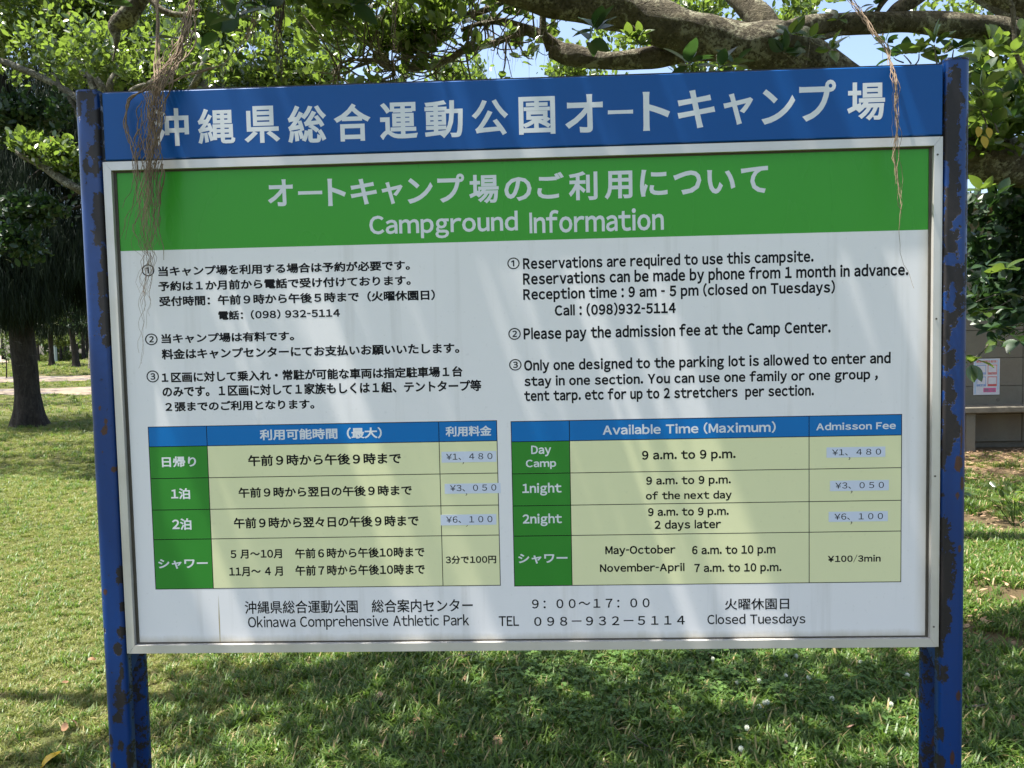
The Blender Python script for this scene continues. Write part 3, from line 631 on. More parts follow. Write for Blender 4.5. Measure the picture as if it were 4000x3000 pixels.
# leaves of the near banyan close enough to be told apart: one object each
def leaf_mesh(name, mat, wid=.24, curl=.08):
    n = 6; V = []; Fc = []
    for i in range(n+1):
        t_ = i/n; w2 = wid*math.sin(math.pi*min(1,t_**.85*.98+.01))**.8; z = -curl*t_*t_*1.2
        V += [(-w2, t_, z+w2*.28), (0, t_, z), (w2, t_, z+w2*.28)]
    for i in range(n):
        a = i*3; Fc += [(a,a+1,a+4,a+3),(a+1,a+2,a+5,a+4)]
    me = bpy.data.meshes.new(name); me.from_pydata(V, [], Fc); me.materials.append(mat); me.update()
    for p in me.polygons: p.use_smooth = True
    b = me.attributes.new('v','FLOAT','POINT'); b.data.foreach_set('value', np.full(len(V), rnd.uniform(.1,.8), np.float32)); return me
LEAFM = [leaf_mesh('leaf', M['leaf'], rnd.uniform(.27,.36), rnd.uniform(.02,.2)) for _ in range(5)]
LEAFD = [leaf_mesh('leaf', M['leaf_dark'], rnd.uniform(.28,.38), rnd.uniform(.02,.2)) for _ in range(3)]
LEAFY = leaf_mesh('leaf', M['yellow_leaf'], .30, .05)
nleaf = [0]
def add_leaf(p, d, size, pool=LEAFM, parent=None, label=None, face=None):
    parent = parent or ban; d = Vector(d).normalized(); n = Vector(face) if face is not None else Vector((rnd.gauss(0,.5), rnd.gauss(-.3,.5), 1))
    s_ = d.cross(n); s_ = s_.normalized() if s_.length > .01 else Vector((1,0,0)); n = s_.cross(d)
    me = pool if isinstance(pool, bpy.types.Mesh) else rnd.choice(pool)
    o = bpy.data.objects.new('leaf', me); link(o, parent)
    m_ = Matrix(((s_.x,d.x,n.x,0),(s_.y,d.y,n.y,0),(s_.z,d.z,n.z,0),(0,0,0,1)))@Matrix.Diagonal((size,size,size,1))
    o.matrix_basis = Matrix.Translation(Vector(p)-parent.location)@m_; nleaf[0] += 1
    if label: o['label'] = label
    return o
def sprig(px, py, Y, n=6, size=.08, pool=LEAFM, up=(0,0,1), stem=None, parent=None):
    c = at(px, py, Y)
    for i in range(n):
        a = i*2.4+rnd.uniform(-.4,.4); k = rnd.uniform(.5,1.2)
        d = Vector(up)*rnd.uniform(.1,.9) + Vector((math.cos(a)*k, math.sin(a)*k*.8, rnd.gauss(0,.35)))
        add_leaf(c+d.normalized()*.008, d, size*rnd.uniform(.7,1.15), pool, parent)
    if stem: 
        q = catmull([at(*stem, Y), at((stem[0]+px)/2+rnd.uniform(-8,8), (stem[1]+py)/2, Y), c], 4)
        v, f = tube_data(q, np.linspace(.0035,.002,len(q)), 6); mesh('twig', v, f, M['twig'], parent or ban, smooth=True)
for (px,py,Y,n,sz,pool,stem) in [(3090,135,1.45,7,.095,LEAFM,(3070,215)),(3165,150,1.5,6,.09,LEAFM,(3150,255)),(3245,195,1.5,6,.085,LEAFM,(3160,160)),(3060,205,1.4,6,.10,LEAFD,(3110,250)),
    (3110,225,1.4,5,.09,LEAFD,(3140,255)),(3275,75,1.8,5,.08,LEAFM,(3270,110)),(3460,170,1.6,6,.06,LEAFD,(3450,130)),(3490,225,1.5,7,.08,LEAFD,(3530,245)),(3530,215,1.4,6,.08,LEAFD,(3560,250)),
    (3590,210,1.1,9,.085,LEAFM,(3570,260)),(3650,175,1.0,6,.09,LEAFM,(3660,250)),(3680,215,1.1,7,.08,LEAFM,(3670,260)),(3725,195,1.1,6,.085,LEAFD,(3720,235)),
    (2330,120,.9,6,.125,LEAFD,(2330,40)),(2300,160,.9,4,.12,LEAFD,(2325,60)),(2460,150,1.5,8,.075,LEAFM,(2470,110)),(2495,175,1.5,7,.075,LEAFM,(2480,110)),(2500,140,1.5,7,.07,LEAFM,(2470,100)),
    (2690,250,1.0,7,.11,LEAFD,(2700,215)),(2810,262,1.0,6,.09,LEAFD,(2800,215)),(2870,255,1.1,6,.09,LEAFD,(2900,225)),(1990,120,1.8,5,.055,LEAFM,None),(2000,135,1.8,4,.05,LEAFM,None),
    (2085,160,1.8,5,.06,LEAFM,None),(2165,30,.9,0,.1,LEAFD,None),(920,75,.7,6,.12,LEAFD,(900,-20)),(1040,30,.7,5,.12,LEAFD,(1020,-40)),(1370,20,.6,7,.13,LEAFD,(1350,-60)),(410,20,.6,6,.12,LEAFD,(420,-60)),
    (620,150,.6,4,.10,LEAFD,(610,60)),(860,130,.9,5,.11,LEAFD,(850,20)),(3170,20,1.9,5,.05,LEAFM,None),(3420,20,1.9,6,.07,LEAFD,None),(3385,55,1.9,5,.06,LEAFM,None),(3260,10,1.9,7,.06,LEAFM,None),
    (3960,205,1.3,6,.085,LEAFM,None),(3870,310,1.2,7,.085,LEAFD,None),(3830,430,.9,8,.10,LEAFM,(3860,520)),(3870,440,.9,7,.11,LEAFM,(3900,520)),(3830,345,.9,6,.09,LEAFM,(3860,400)),(3930,380,1.0,7,.09,LEAFD,None),
    (3960,460,1.1,8,.09,LEAFD,None),(3890,490,.9,5,.08,LEAFM,None),(3840,285,1.2,6,.07,LEAFD,None),(3835,745,1.4,6,.08,LEAFM,None),(3900,760,1.4,6,.08,LEAFD,None)]:
    sprig(px, py, Y, n, sz, pool, stem=stem)
for a, b, sz in ((3838,545,.052),(3822,508,.045),(3858,512,.045)):
    add_leaf(at(a, b-14, .85), (rnd.uniform(-.3,.3), -.2, -1), sz, LEAFY, label='yellowing leaf hanging beside the right post', face=(0,-1,.2))
# cloud of smaller sprigs on the visible branches, as foliage
vis = sprigs[:, :3]
extra = clumpy(blobs([(1480,80,330,120,2.1,.7,230),(1750,90,130,90,2.1,.4,130),(1250,90,200,110,2.2,.8,100),(2000,25,110,70,2.1,.4,60),(1600,160,180,60,2.0,.4,130)], 5), 8, .52, 1.6)
crown(ban, np.concatenate([vis, extra]), .075, M['leaf'], per=6, seed=3, jit=.015, width=1.35)
# canopy above and around the sign that throws the dappled shade
r = np.random.default_rng(31)
def canopy(n, x, y, z, keep, seed, scale=.9):
    r = np.random.default_rng(seed); p = np.stack([r.uniform(*x, n), r.uniform(*y, n), r.uniform(*z, n)], 1)
    p = p[p[:,2] > 1.95+.5*np.maximum(p[:,1]+2.06, 0)]; p = p[~((p[:,1] > 1.4) & (p[:,0] < 2.2))]
    return clumpy(p, seed+1, keep, scale)
can = np.concatenate([canopy(4200, (0.6,7.0), (4.0,8.6), (6.0,9.0), .58, 80, .8), canopy(8000, (-2.8,7.5), (-2.5,6.5), (4.0,7.4), .54, 40, .75), canopy(5600, (-3.4,2.4), (-1.1,1.3), (3.6,5.2), .44, 50, 1.7), canopy(500, (-6,-3.0), (-2,5), (4.2,6), .3, 60)])
crown(ban, can, .095, M['leaf'], per=7, seed=9, width=1.3)
for sx, sy, ex, ey, ez in ((4.1,2.6,-2.5,.2,5.1),(4.0,2.8,-.8,4.2,5.2),(4.2,2.6,1.4,-1.8,5.2),(3.9,3.0,2.5,5.2,5.6),(-.4,1.6,-4.5,1.0,5.2)):
    q = catmull([(sx,sy,3.6,.16),((sx*2+ex)/3,(sy*2+ey)/3+.2,4.7,.12),((sx+ex*2)/3,(sy+ey*2)/3-.2,ez-.1,.08),(ex,ey,ez,.03)], 8)
    v, f = tube_data(q[:,:3], q[:,3], 12, .08, 5); mesh('limb', v, f, M['bark'], ban, smooth=True)
# foliage hanging at the right of the sign
rf = clumpy(blobs([(3950,300,170,160,1.9,.5,230),(3960,470,160,110,1.8,.5,200)],14), 17, .6, 2.0)
crown(ban, rf, .085, M['leaf'], per=6, seed=13, width=1.3, up=.3)
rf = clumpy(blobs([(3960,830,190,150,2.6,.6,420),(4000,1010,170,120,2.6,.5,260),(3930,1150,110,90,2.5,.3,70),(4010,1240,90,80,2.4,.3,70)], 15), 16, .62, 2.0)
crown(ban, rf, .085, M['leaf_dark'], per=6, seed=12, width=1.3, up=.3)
for (px,py,Y,n,sz,pool,stem) in [(3790,1420,1.6,6,.10,LEAFM,(3830,1380)),(3812,1405,1.6,4,.09,LEAFM,(3860,1345)),(3900,1330,1.7,6,.085,LEAFM,(3960,1290)),(3930,1280,1.7,6,.09,LEAFD,(3990,1260)),
    (3870,1290,1.8,5,.08,LEAFD,None),(3850,1220,1.8,5,.08,LEAFM,(3950,1170)),(3810,1180,1.8,5,.09,LEAFD,(3900,1150)),(3960,1210,1.7,7,.09,LEAFD,None),(3910,1150,1.8,6,.09,LEAFD,None),(3850,1040,1.8,6,.09,LEAFD,None),(3930,1050,1.7,7,.10,LEAFM,None),(3980,1330,1.6,6,.09,LEAFD,None),(3830,1080,1.9,5,.07,LEAFD,None)]:
    sprig(px, py, Y, n, sz, pool, up=(-.5,0,-.1), stem=stem)
print('leaf objects', nleaf[0])

# aerial roots: each hanging strand its own part
def strands(center, n, Yf, t0=(0,.1), t1=(.6,1), rad=(.0012,.0026), wig=6, mat='root', seed=0, bias=None):
    r = np.random.default_rng(seed); C = catmull([list(c) for c in center], 5)      # px, py, spread
    m = len(C)
    for k in range(n):
        a = int(m*r.uniform(*t0)); b = int(m*r.uniform(*t1)); b = max(b, a+6); side = r.uniform(-1,1); fr = r.uniform(.4,1.6,3); ph = r.uniform(0,6.28,3); pts = []
        for i in range(a, b):
            px, py, sp = C[i]; s_ = side*(.6+.4*math.sin(i*.09*fr[2]+ph[2]))
            px += s_*sp*1.5 + wig*math.sin(i*.55*fr[0]+ph[0]) + wig*.6*math.sin(i*1.3*fr[1]+ph[1]) + wig*.15*math.sin(i*2.7*fr[2]); Y = Yf(py)+.018*math.sin(i*.3+ph[1])+.012*side
            pts.append(at(px, py+r.normal(0,2), Y))
        R_ = r.uniform(*rad); q = np.array(pts)
        if len(q) < 4: continue
        v, f = tube_data(q, np.linspace(R_, R_*.35, len(q)), 5); mesh('aerial_root', v, f, M[mat], ban, smooth=True)
yfun = lambda py: .28 - .33*min(1, max(0, (py+60)/380)) - .0
CL = [(770,-60,30),(748,0,28),(728,100,26),(690,200,42),(640,280,40),(608,350,38),(594,450,32),(592,560,26),(588,640,24),(578,760,34),(572,860,38),(575,960,34),(580,1040,24),(565,1150,16),(556,1260,12),(556,1380,9),(556,1480,5)]
strands(CL, 28, yfun, (0,.12), (.42,.72), (.0007,.0024), seed=1, wig=8)
strands(CL, 18, yfun, (.2,.4), (.6,.9), (.0007,.0013), seed=2, wig=12)
strands(CL, 8, yfun, (.35,.5), (.82,1), (.0008,.0014), seed=3, wig=8)
strands([(612,-40,8),(614,80,8),(612,200,10),(612,300,12),(605,380,20),(595,480,28),(590,600,30)], 5, yfun, seed=4, wig=3)
strands([(600,330,4),(540,362,6),(498,400,10),(487,470,12),(500,540,14),(525,610,12),(535,680,14),(528,760,20)], 4, lambda p:-.035, (0,.2), (.7,1), seed=5, wig=4)
strands([(560,380,6),(550,450,14),(545,540,20),(540,620,26),(535,740,30),(510,830,45),(480,960,40)], 8, lambda p:-.03, (0,.4), (.6,1), (.0008,.0016), seed=6, wig=8)
strands([(640,640,6),(625,740,12),(615,830,14),(632,960,8),(635,1030,6)], 3, lambda p:-.03, seed=7)
RL = [(3270,-60,14),(3330,10,14),(3375,70,12),(3410,125,12),(3460,185,14),(3480,250,12),(3495,330,9),(3502,430,9),(3500,520,12),(3495,620,14),(3505,720,14),(3515,800,10),(3512,900,5),(3516,990,3),(3545,1060,2),(3575,1145,2)]
strands(RL, 9, yfun, (0,.1), (.55,.8), (.0007,.0017), seed=8, wig=6)
strands(RL, 1, yfun, (.3,.35), (.99,1), (.0012,.0014), seed=9, wig=2)
r = np.random.default_rng(77)
for k in range(40):                                # fine roots against the sky
    x = r.choice([r.uniform(1890,2190), r.uniform(1890,2190), r.uniform(1500,1800), r.uniform(3200,3560)]); y0 = 90+r.uniform(-30,40); ln = r.uniform(80,240)
    if 3100 < x: ln = r.uniform(60,180)
    strands([(x,y0,2),(x+r.normal(0,5),y0+ln*.33,2),(x+r.normal(0,8),y0+ln*.66,2),(x+r.normal(0,12),y0+ln,2)], 1, lambda p: 1.75, (0,.01), (.95,1), (.0008,.0019), seed=100+k, wig=3, mat='dark_root')
for (cx, n, sd) in ((1095,12,200),(1078,6,201),(985,5,202),(1535,5,203),(1840,4,205)):
    strands([(cx,-40,10),(cx+4,60,12),(cx-2,150,10),(cx+6,240,10),(cx+2,345,16)], n, lambda p: 1.3, (0,.1), (.7,1), (.0012,.0030), seed=sd, wig=5, mat='dark_root')
strands([(1000,60,6),(975,130,10),(930,190,10),(880,260,10),(850,330,8)], 5, lambda p: 1.1, seed=210, wig=6)
strands([(2040,40,6),(1990,90,4),(1955,150,3),(1940,230,2)], 2, lambda p: 1.2, (0,.05), (.9,1), (.003,.004), seed=211, wig=2, mat='dark_root')
strands([(860,250,20),(800,275,20),(720,300,18),(620,345,12)], 9, lambda p: .25, (0,.3), (.5,1), (.001,.002), seed=213, wig=8)

# ------------------------------------------------------------------ the lit ficus behind on the left
fic = empty('ficus_tree', (-5.0, 9.5, 0), label='sunlit small leaved ficus with pale branches filling the top left behind the sign', cat='tree')
FY = 7.5
c = catmull([(-4.0,8.2,-.1,.34),(-4.0,8.2,1.2,.26),(-4.15,8.1,2.6,.24),(-4.3,8.0,4.0,.2),(-4.5,8.0,5.5,.13)], 6); v, f = tube_data(c[:,:3], c[:,3], 18, .08, 2); mesh('trunk', v, f, M['pale_bark'], fic, smooth=True)
for i, pth in enumerate([[(-60,215,10,FY),(0,235,11,FY),(68,262,12,FY),(158,300,13,FY),(244,345,14,FY),(300,385,14,FY),(420,470,18,FY),(560,620,26,8.0)],
    [(205,285,7,FY),(250,355,8,FY),(296,430,9,FY),(330,520,11,FY),(420,640,14,8)], [(290,225,8,FY),(330,262,12,FY),(370,300,14,FY),(412,360,16,FY),(500,480,20,8)],
    [(600,160,5,FY),(520,222,8,FY),(450,290,11,FY),(432,360,13,FY),(500,480,16,8)], [(60,590,8,7.0),(95,612,13,7.0),(170,650,15,7.0),(240,700,16,7.0),(310,742,16,7.0),(420,800,20,7.4),(600,850,30,8)],
    [(820,222,6,FY),(720,272,10,FY),(590,328,12,FY),(510,365,12,FY),(520,470,16,8)], [(300,150,5,FY),(310,210,7,FY),(300,260,9,FY),(340,300,9,FY)], [(380,380,13,FY),(360,330,14,FY),(350,280,12,FY),(345,200,8,FY)],
    [(130,545,4,7),(150,600,6,7),(160,645,8,7)], [(700,40,5,FY),(740,120,8,FY),(800,200,9,FY),(760,330,12,FY),(700,420,16,8)]]):
    limb('branch', pth, M['pale_bark'], fic, sides=12, lump=.12, sub=6, seed=60+i)
fp = clumpy(blobs([(150,90,380,210,8.5,1.7,1900),(520,90,320,200,8.5,1.4,1300),(900,110,280,200,8.5,1.1,1000),(1150,130,200,180,8.5,.9,520),(1060,300,180,90,8.0,.9,500),(1270,310,110,60,8.0,.7,180),
    (330,300,110,60,8.0,.8,160),(560,280,160,80,8.0,.8,300),(900,290,150,90,8.0,.9,500),(200,-260,600,180,9,2.5,1000),(1000,-200,450,160,9,2.,500)], 33), 34, .58, 1.1)
crown(fic, fp, .105, M['leaf'], per=7, seed=35, jit=.06, width=1.15)
fp = clumpy(blobs([(250,180,260,110,6.6,.5,150),(520,200,240,110,6.6,.5,140),(820,180,200,120,6.6,.5,110)], 331), 332, .6, 1.6)
crown(fic, fp, .10, M['leaf'], per=7, seed=333, jit=.05, width=1.15)
fp = clumpy(blobs([(130,575,60,35,7.0,.35,60),(200,600,100,55,7.0,.4,110),(260,640,60,50,7.0,.35,60),(240,590,50,35,7,.3,30)], 36), 37, .75, 2)
crown(fic, fp, .10, M['leaf'], per=7, seed=38, jit=.05, width=1.25, up=1.2)
fp = blobs([(100,440,110,60,7.8,.5,110),(30,480,90,80,7.8,.5,90),(120,830,130,50,7.4,.4,110),(40,950,110,50,7.4,.4,90),(110,990,50,30,7.4,.3,24),(240,440,50,60,7.5,.3,24),(290,700,30,60,7.3,.3,16)], 39)
crown(fic, fp, .11, M['leaf_dark'], per=7, seed=40, jit=.06, width=1.2)
r = np.random.default_rng(510); fp = np.stack([r.uniform(-16,-6,4200), r.uniform(7,13.5,4200), r.uniform(6.8,11.5,4200)],1); fp = fp[fp[:,2] > 2.1+.5*(fp[:,1]+2.06)]
crown(fic, clumpy(fp, 511, .6, .45), .16, M['leaf_dark'], per=7, seed=512, jit=.1)  # crown added out of view overhead to shade the grass by the trunk
# tree tops seen just above the header
def small_tree(name, label, base, pts, trunk, mat, size, seed, group=None, bark='pale_bark', per=6, width=1.2, cat='tree', keep=.7):
    t_ = empty(name, base, label=label, cat=cat, group=group)
    c = catmull(trunk, 6); v, f = tube_data(c[:,:3], c[:,3], 12, .08, seed); mesh('trunk', v, f, M[bark], t_, smooth=True)
    crown(t_, clumpy(pts, seed, keep, 1.0), size, M[mat], per=per, seed=seed, jit=size*.5, width=width); return t_
a = at(1800, 300, 12); small_tree('garden_tree', 'round topped tree just showing above the middle of the header', (a.x,12,0), blobs([(1800,330,110,80,12,1.5,500),(1750,290,45,40,12,.6,80)], 41), [(a.x,12,0,.2),(a.x,12,2,.15),(a.x+.1,12,4.5,.08)], 'leaf', .12, 42)
a = at(2250, 300, 11); small_tree('garden_tree', 'low leafy tree seen under the lower limb right of centre', (a.x,11,0), blobs([(2250,290,120,55,11,1,260),(2430,290,60,50,11,.8,80)], 43), [(a.x,11,0,.2),(a.x,11,2,.15),(a.x+.1,11,4.5,.08)], 'leaf', .12, 44)
a = at(2800, 150, 10); small_tree('garden_tree', 'bright leafed tree behind the fork of the big limbs', (a.x,10,0), blobs([(2830,60,90,80,10,1.2,220),(2780,290,140,60,10,1,260),(3100,50,110,50,10,1,120),(2650,-20,150,60,10,1.2,150),(3750,30,160,70,10,1.2,150),(2600,110,300,60,10,1.,230)], 45), [(a.x,10,0,.25),(a.x,10,2.5,.2),(a.x+.1,10,6,.08)], 'leaf', .13, 46)

# ------------------------------------------------------------------ casuarinas on the left
def casuarina(label, base, w0, H, needle_pts, nd, seed, strand=.30, group=None, lean=(0,0), n_per=22):
    t_ = empty('casuarina_tree', tuple(base), label=label, cat='tree', group=group)
    zz = [-.15,.05,.35,.9,1.8,H*.5,H*.8,H]; rr = [1.9,1.45,1.15,1.0,.95,.8,.55,.15]
    tp = [(base.x+lean[0]*z, base.y+lean[1]*z, base.z+z, w0*k) for z, k in zip(zz, rr)]; c = catmull(tp, 6)
    v, f = tube_data(c[:,:3], c[:,3], 30, .07, seed)
    ang = np.arctan2(v[:,1]-base.y, v[:,0]-base.x); fl = np.clip(1-(v[:,2]-base.z)/.7, 0, 1); k = 1+.22*fl*np.sin(ang*5+seed)
    v[:,0] = base.x+lean[0]*(v[:,2]-base.z)+(v[:,0]-base.x-lean[0]*(v[:,2]-base.z))*k; v[:,1] = base.y+(v[:,1]-base.y)*k
    mesh('trunk', v, f, M['dark_bark'], t_, smooth=True)
    r = np.random.default_rng(seed); P = np.repeat(needle_pts, n_per, 0); N = len(P); P = P+r.normal(0,.16,(N,3)); l = strand*r.uniform(.5,1.2,N)
    d = r.normal(0,.22,(N,3)); d[:,2] = -1; s_ = r.normal(0,1,(N,3)); s_[:,2] = 0; s_ /= np.linalg.norm(s_,axis=1)[:,None]; wdt = nd
    A_ = P; B_ = P+d*l[:,None]*.5+r.normal(0,.03,(N,3)); C_ = P+d*l[:,None]*1.0+np.array([0,0,-.1])
    V = np.stack([A_-s_*wdt, A_+s_*wdt, B_+s_*wdt, B_-s_*wdt, C_+s_*wdt*.3, C_-s_*wdt*.3], 1)
    Fc = (np.array([(0,1,2,3),(3,2,4,5)])[None]+(np.arange(N)*6)[:,None,None]).reshape(-1,4)
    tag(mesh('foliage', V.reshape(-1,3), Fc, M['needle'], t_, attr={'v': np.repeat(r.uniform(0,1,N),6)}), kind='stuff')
    for i in range(10):
        z = H*r.uniform(.35,.95); a_ = r.uniform(0,6.28); e = np.array([math.cos(a_), math.sin(a_), r.uniform(-.1,.5)])*H*.28
        b0 = np.array([base.x+lean[0]*z, base.y, base.z+z]); q = catmull([b0, b0+e*.5+[0,0,.2], b0+e], 5)
        v, f = tube_data(q, np.linspace(w0*.22,w0*.05,len(q)), 7, .1, i); mesh('branch', v, f, M['dark_bark'], t_, smooth=True)
    return t_
b1 = gp(118, 1668)
casuarina('big dark casuarina trunk with flared foot at the far left', b1, .26, 11, clumpy(blobs([(60,900,260,330,14,1.6,1500),(250,500,330,260,15,1.8,1500),(-150,800,260,500,15,2,700),(330,950,140,330,15,1.2,600),(650,300,420,170,15.5,1.5,1100),(60,1130,190,120,14,1.2,500),(300,1060,80,130,15,1,150),(200,1150,120,90,15,1.2,110),(300,0,700,250,15,2,500)], 51), 52, .76, .8), .0055, 53, lean=(-.03,0))
def mid(px, py, hw): g_ = gp(px, py); return g_, hw*mpp(g_.y)
r = np.random.default_rng(502); hi_mid = clumpy(np.stack([r.uniform(-36,-14,4200), r.uniform(19,44,4200), r.uniform(9,16,4200)],1), 503, .6, .8)  # high leaves added only to throw shade on the lane and footpath
hi_mid = hi_mid[hi_mid[:,2] > 1.9+.5*(hi_mid[:,1]+2)*.55]
g2, w2 = mid(203, 1430, 9)
casuarina('dark slender casuarina trunk standing left of two beyond the lane', g2, w2, 9, clumpy(blobs([(190,1240,110,70,g2.y,2.5,260),(150,1100,160,110,g2.y+2,3,300)], 54), 55, .6, .5), .03, 56, .9, n_per=8)
g3, w3 = mid(300, 1434, 11)
casuarina('dark leaning casuarina trunk standing right of two beyond the lane', g3, w3, 9, clumpy(blobs([(300,1220,120,70,g3.y,2.5,300),(330,1080,140,130,g3.y+1,3,320)], 57), 58, .7, .5), .03, 59, .9, lean=(-.10,0), n_per=8)
print('mid trees', g2, w2, g3, w3)
a = gp(420, 1500); small_tree('park_tree', 'broad tree added to shade the lane and sandy footpath', (a.x, a.y, a.z), hi_mid, [(a.x,a.y,a.z-.2,.35),(a.x,a.y,a.z+3,.3),(a.x,a.y,a.z+10,.1)], 'leaf_dark', .36, 507, keep=.75)
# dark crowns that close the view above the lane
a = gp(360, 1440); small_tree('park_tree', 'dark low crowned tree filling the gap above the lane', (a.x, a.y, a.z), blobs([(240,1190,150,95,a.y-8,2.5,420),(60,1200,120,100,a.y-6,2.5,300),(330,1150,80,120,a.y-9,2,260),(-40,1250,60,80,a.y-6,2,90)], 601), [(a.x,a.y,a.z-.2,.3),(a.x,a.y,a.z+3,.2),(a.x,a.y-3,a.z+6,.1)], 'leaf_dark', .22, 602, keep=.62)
# lit bits of a broadleaf between them
a = gp(250, 1425); small_tree('park_tree', 'yellow green broadleaf behind the two slender trunks', (a.x, a.y+8, a.z), blobs([(240,1330,45,22,a.y+8,1.5,240),(150,1320,50,30,a.y+8,1.5,120),(150,1230,110,50,a.y-12,2,60),(270,1050,60,110,a.y-14,1.5,50),(220,1170,90,80,a.y-14,2,50),(10,1250,60,120,a.y+6,2,90)], 61), [(a.x,a.y+8,a.z-.2,.2),(a.x,a.y+8,a.z+2,.15),(a.x,a.y+8,a.z+4,.08)], 'hedge', .30, 62, keep=.8)
far = []
for i, (px, py, hw) in enumerate([(222,1385,3),(238,1384,4),(256,1383,5),(303,1382,4),(327,1380,6),(342,1380,5),(290,1384,4),(-30,1388,8),(12,1385,5),(150,1388,4)]):
    Y = 78+3*(i%3); b_ = at(px, py, Y); h_ = .0
    t_ = empty('far_tree', (b_.x, Y, b_.z-.6), label='small dark tree trunk in the distant grove behind the grassy mound', cat='tree', group='distant grove trees')
    c = catmull([(b_.x,Y,b_.z-.6,hw*mpp(Y)*1.3),(b_.x,Y,b_.z+1.5,hw*mpp(Y)),(b_.x+.2,Y,b_.z+4,hw*mpp(Y)*.8),(b_.x,Y,b_.z+7,.1)], 3); v, f = tube_data(c[:,:3], c[:,3], 8, .05, i); mesh('trunk', v, f, M['dark_bark'], t_, smooth=True)
    rr_ = np.random.default_rng(300+i); p = rr_.normal(0,1,(150,3)); p = p/np.linalg.norm(p,axis=1)[:,None]*(rr_.uniform(0,1,150)**.4)[:,None]*np.array([3.2,2.5,2.6])+[b_.x, Y, b_.z+6.0]
    crown(t_, p, .62, M['leaf_far'], per=6, seed=300+i, jit=.2)
# a wall of far foliage that closes the view between the crowns
r = np.random.default_rng(99); p = np.stack([r.uniform(-75,-10,2600), r.uniform(92,104,2600), r.uniform(1.0,17,2600)], 1)
wood = leaf_cloud(p, 1.2, per=5, seed=98); tag(mesh('far_wood', wood[0], wood[1], M['leaf_far'], attr={'v': wood[2]}), 'mass of far trees closing the park behind the mound', 'wood', kind='stuff')
# hedge in front of the mound
h0 = gp(130, 1416); r = np.random.default_rng(5); n = 900
hx = r.uniform(at(60,1416,h0.y).x, at(420,1416,h0.y).x, n); hy = h0.y+r.uniform(0,1.2,n); hz = hgt(hx, hy)+r.uniform(.05,1,n)*(.95+.15*np.sin(hx*1.1)+.1*np.sin(hx*3))
hd = empty('hedge', (float(hx.mean()), h0.y+.6, float(hgt(hx.mean(), h0.y))), label='low clipped flowering hedge beyond the lane in front of the mound', cat='hedge')
crown(hd, np.stack([hx,hy,hz],1), .22, M['hedge'], per=5, seed=6)
# tent at the left edge
tb_ = gp(-10, 1416); te = empty('tent', (tb_.x, tb_.y, tb_.z), label='pinkish brown camping tent at the left edge beyond the path', cat='tent')
mb = MB(); k = mpp(tb_.y); ap = at(-25, 1362, tb_.y+.9); zb = tb_.z
cr = [at(-110,1416,tb_.y), at(37,1418,tb_.y-.1), at(30,1414,tb_.y+2.2), at(-110,1414,tb_.y+2.2)]
for i in range(4):
    a_, b_ = cr[i], cr[(i+1)%4]; mid_ = (a_+b_)/2*.5+Vector(ap)*.5-Vector((0,0,.06)); A2 = a_*.5+Vector(ap)*.5-Vector((0,0,.08)); B2 = b_*.5+Vector(ap)*.5-Vector((0,0,.08))
    mb.poly([a_,b_,B2,A2]); mb.poly([A2,B2,ap])
mb.build('canopy', M['tent'], te)
mb = MB()
for i in range(4):
    a_, b_ = cr[i], cr[(i+1)%4]; mb.poly([a_-Vector((0,.01,.0)), b_-Vector((0,.01,0)), b_+Vector((0,-.01,.10)), a_+Vector((0,-.01,.10))])
mb.build('hem', M['tent_dark'], te)
p_ = at(212, 1383, 70); mb = MB(); mb.box((p_.x-.16, 69.9, p_.z-1), (p_.x+.16, 70.2, p_.z+2.2)); tag(mb.build('marker_post', M['far_post']), 'pale grey upright post far off between the slender trunks', 'post')
# young staked sapling by the left edge
s0 = gp(25, 1478); sap = empty('sapling', tuple(s0), label='young staked sapling at the left edge beside the lane', cat='tree')
c = catmull([(s0.x,s0.y,s0.z-.1,.035),(s0.x+.05,s0.y,s0.z+1.0,.03),(s0.x-.1,s0.y,s0.z+2.0,.02)], 4); v, f = tube_data(c[:,:3], c[:,3], 7); mesh('trunk', v, f, M['dark_bark'], sap)
r = np.random.default_rng(4); p = r.normal(0,1,(60,3))*[.25,.25,.5]+[s0.x,s0.y,s0.z+1.6]; crown(sap, p, .12, M['leaf_far'], per=5, seed=4)

# ------------------------------------------------------------------ concrete shelter on the right
WY = 8.75
hut = empty('concrete_shelter', (7.5, WY, 0), label='grey board marked concrete shelter wall at the right edge', cat='building')
mb = MB(); mb.box((4.2, WY+.06, -.1), (12, 13, 3.5)); mb.build('wall_core', M['dark_concrete'], hut)
ph = mpp(WY)*107; z = 0.0; pan = 0; z_ref = at(3850, 1290, WY).z; z = z_ref-ph*4
zs = [z+ph*i for i in range(0, 13)]
for i in range(-1, 11):
    a_ = z_ref+(i-3)*ph; b_ = a_+ph
    if b_ < .0 or a_ > 3.4: continue
    a_ = max(a_, -.05)
    for j in range(5):
        xx = 4.2+j*1.56; mb = MB(); mb.box((xx+.003, WY+rnd.uniform(-.004,.003), a_+.003), (xx+1.557, WY+.058, b_-.003), ch=.004)
        mb.build('concrete_panel', M['concrete'], hut)
        if i % 2 == 0:
            for hxx in (xx+.35, xx+1.2):
                mb = MB(); n_ = 12; cz = (a_+b_)/2
                ring = [(hxx+.028*math.cos(2*math.pi*q/n_), WY-.0075, cz+.028*math.sin(2*math.pi*q/n_)) for q in range(n_)]; mb.poly(ring[::-1])
                ring2 = [(p_[0], WY+.01, p_[2]) for p_ in ring]
                for q in range(n_): mb.poly([ring[q], ring[(q+1)%n_], ring2[(q+1)%n_], ring2[q]])
                mb.build('tie_hole', M['dark_concrete'], hut)
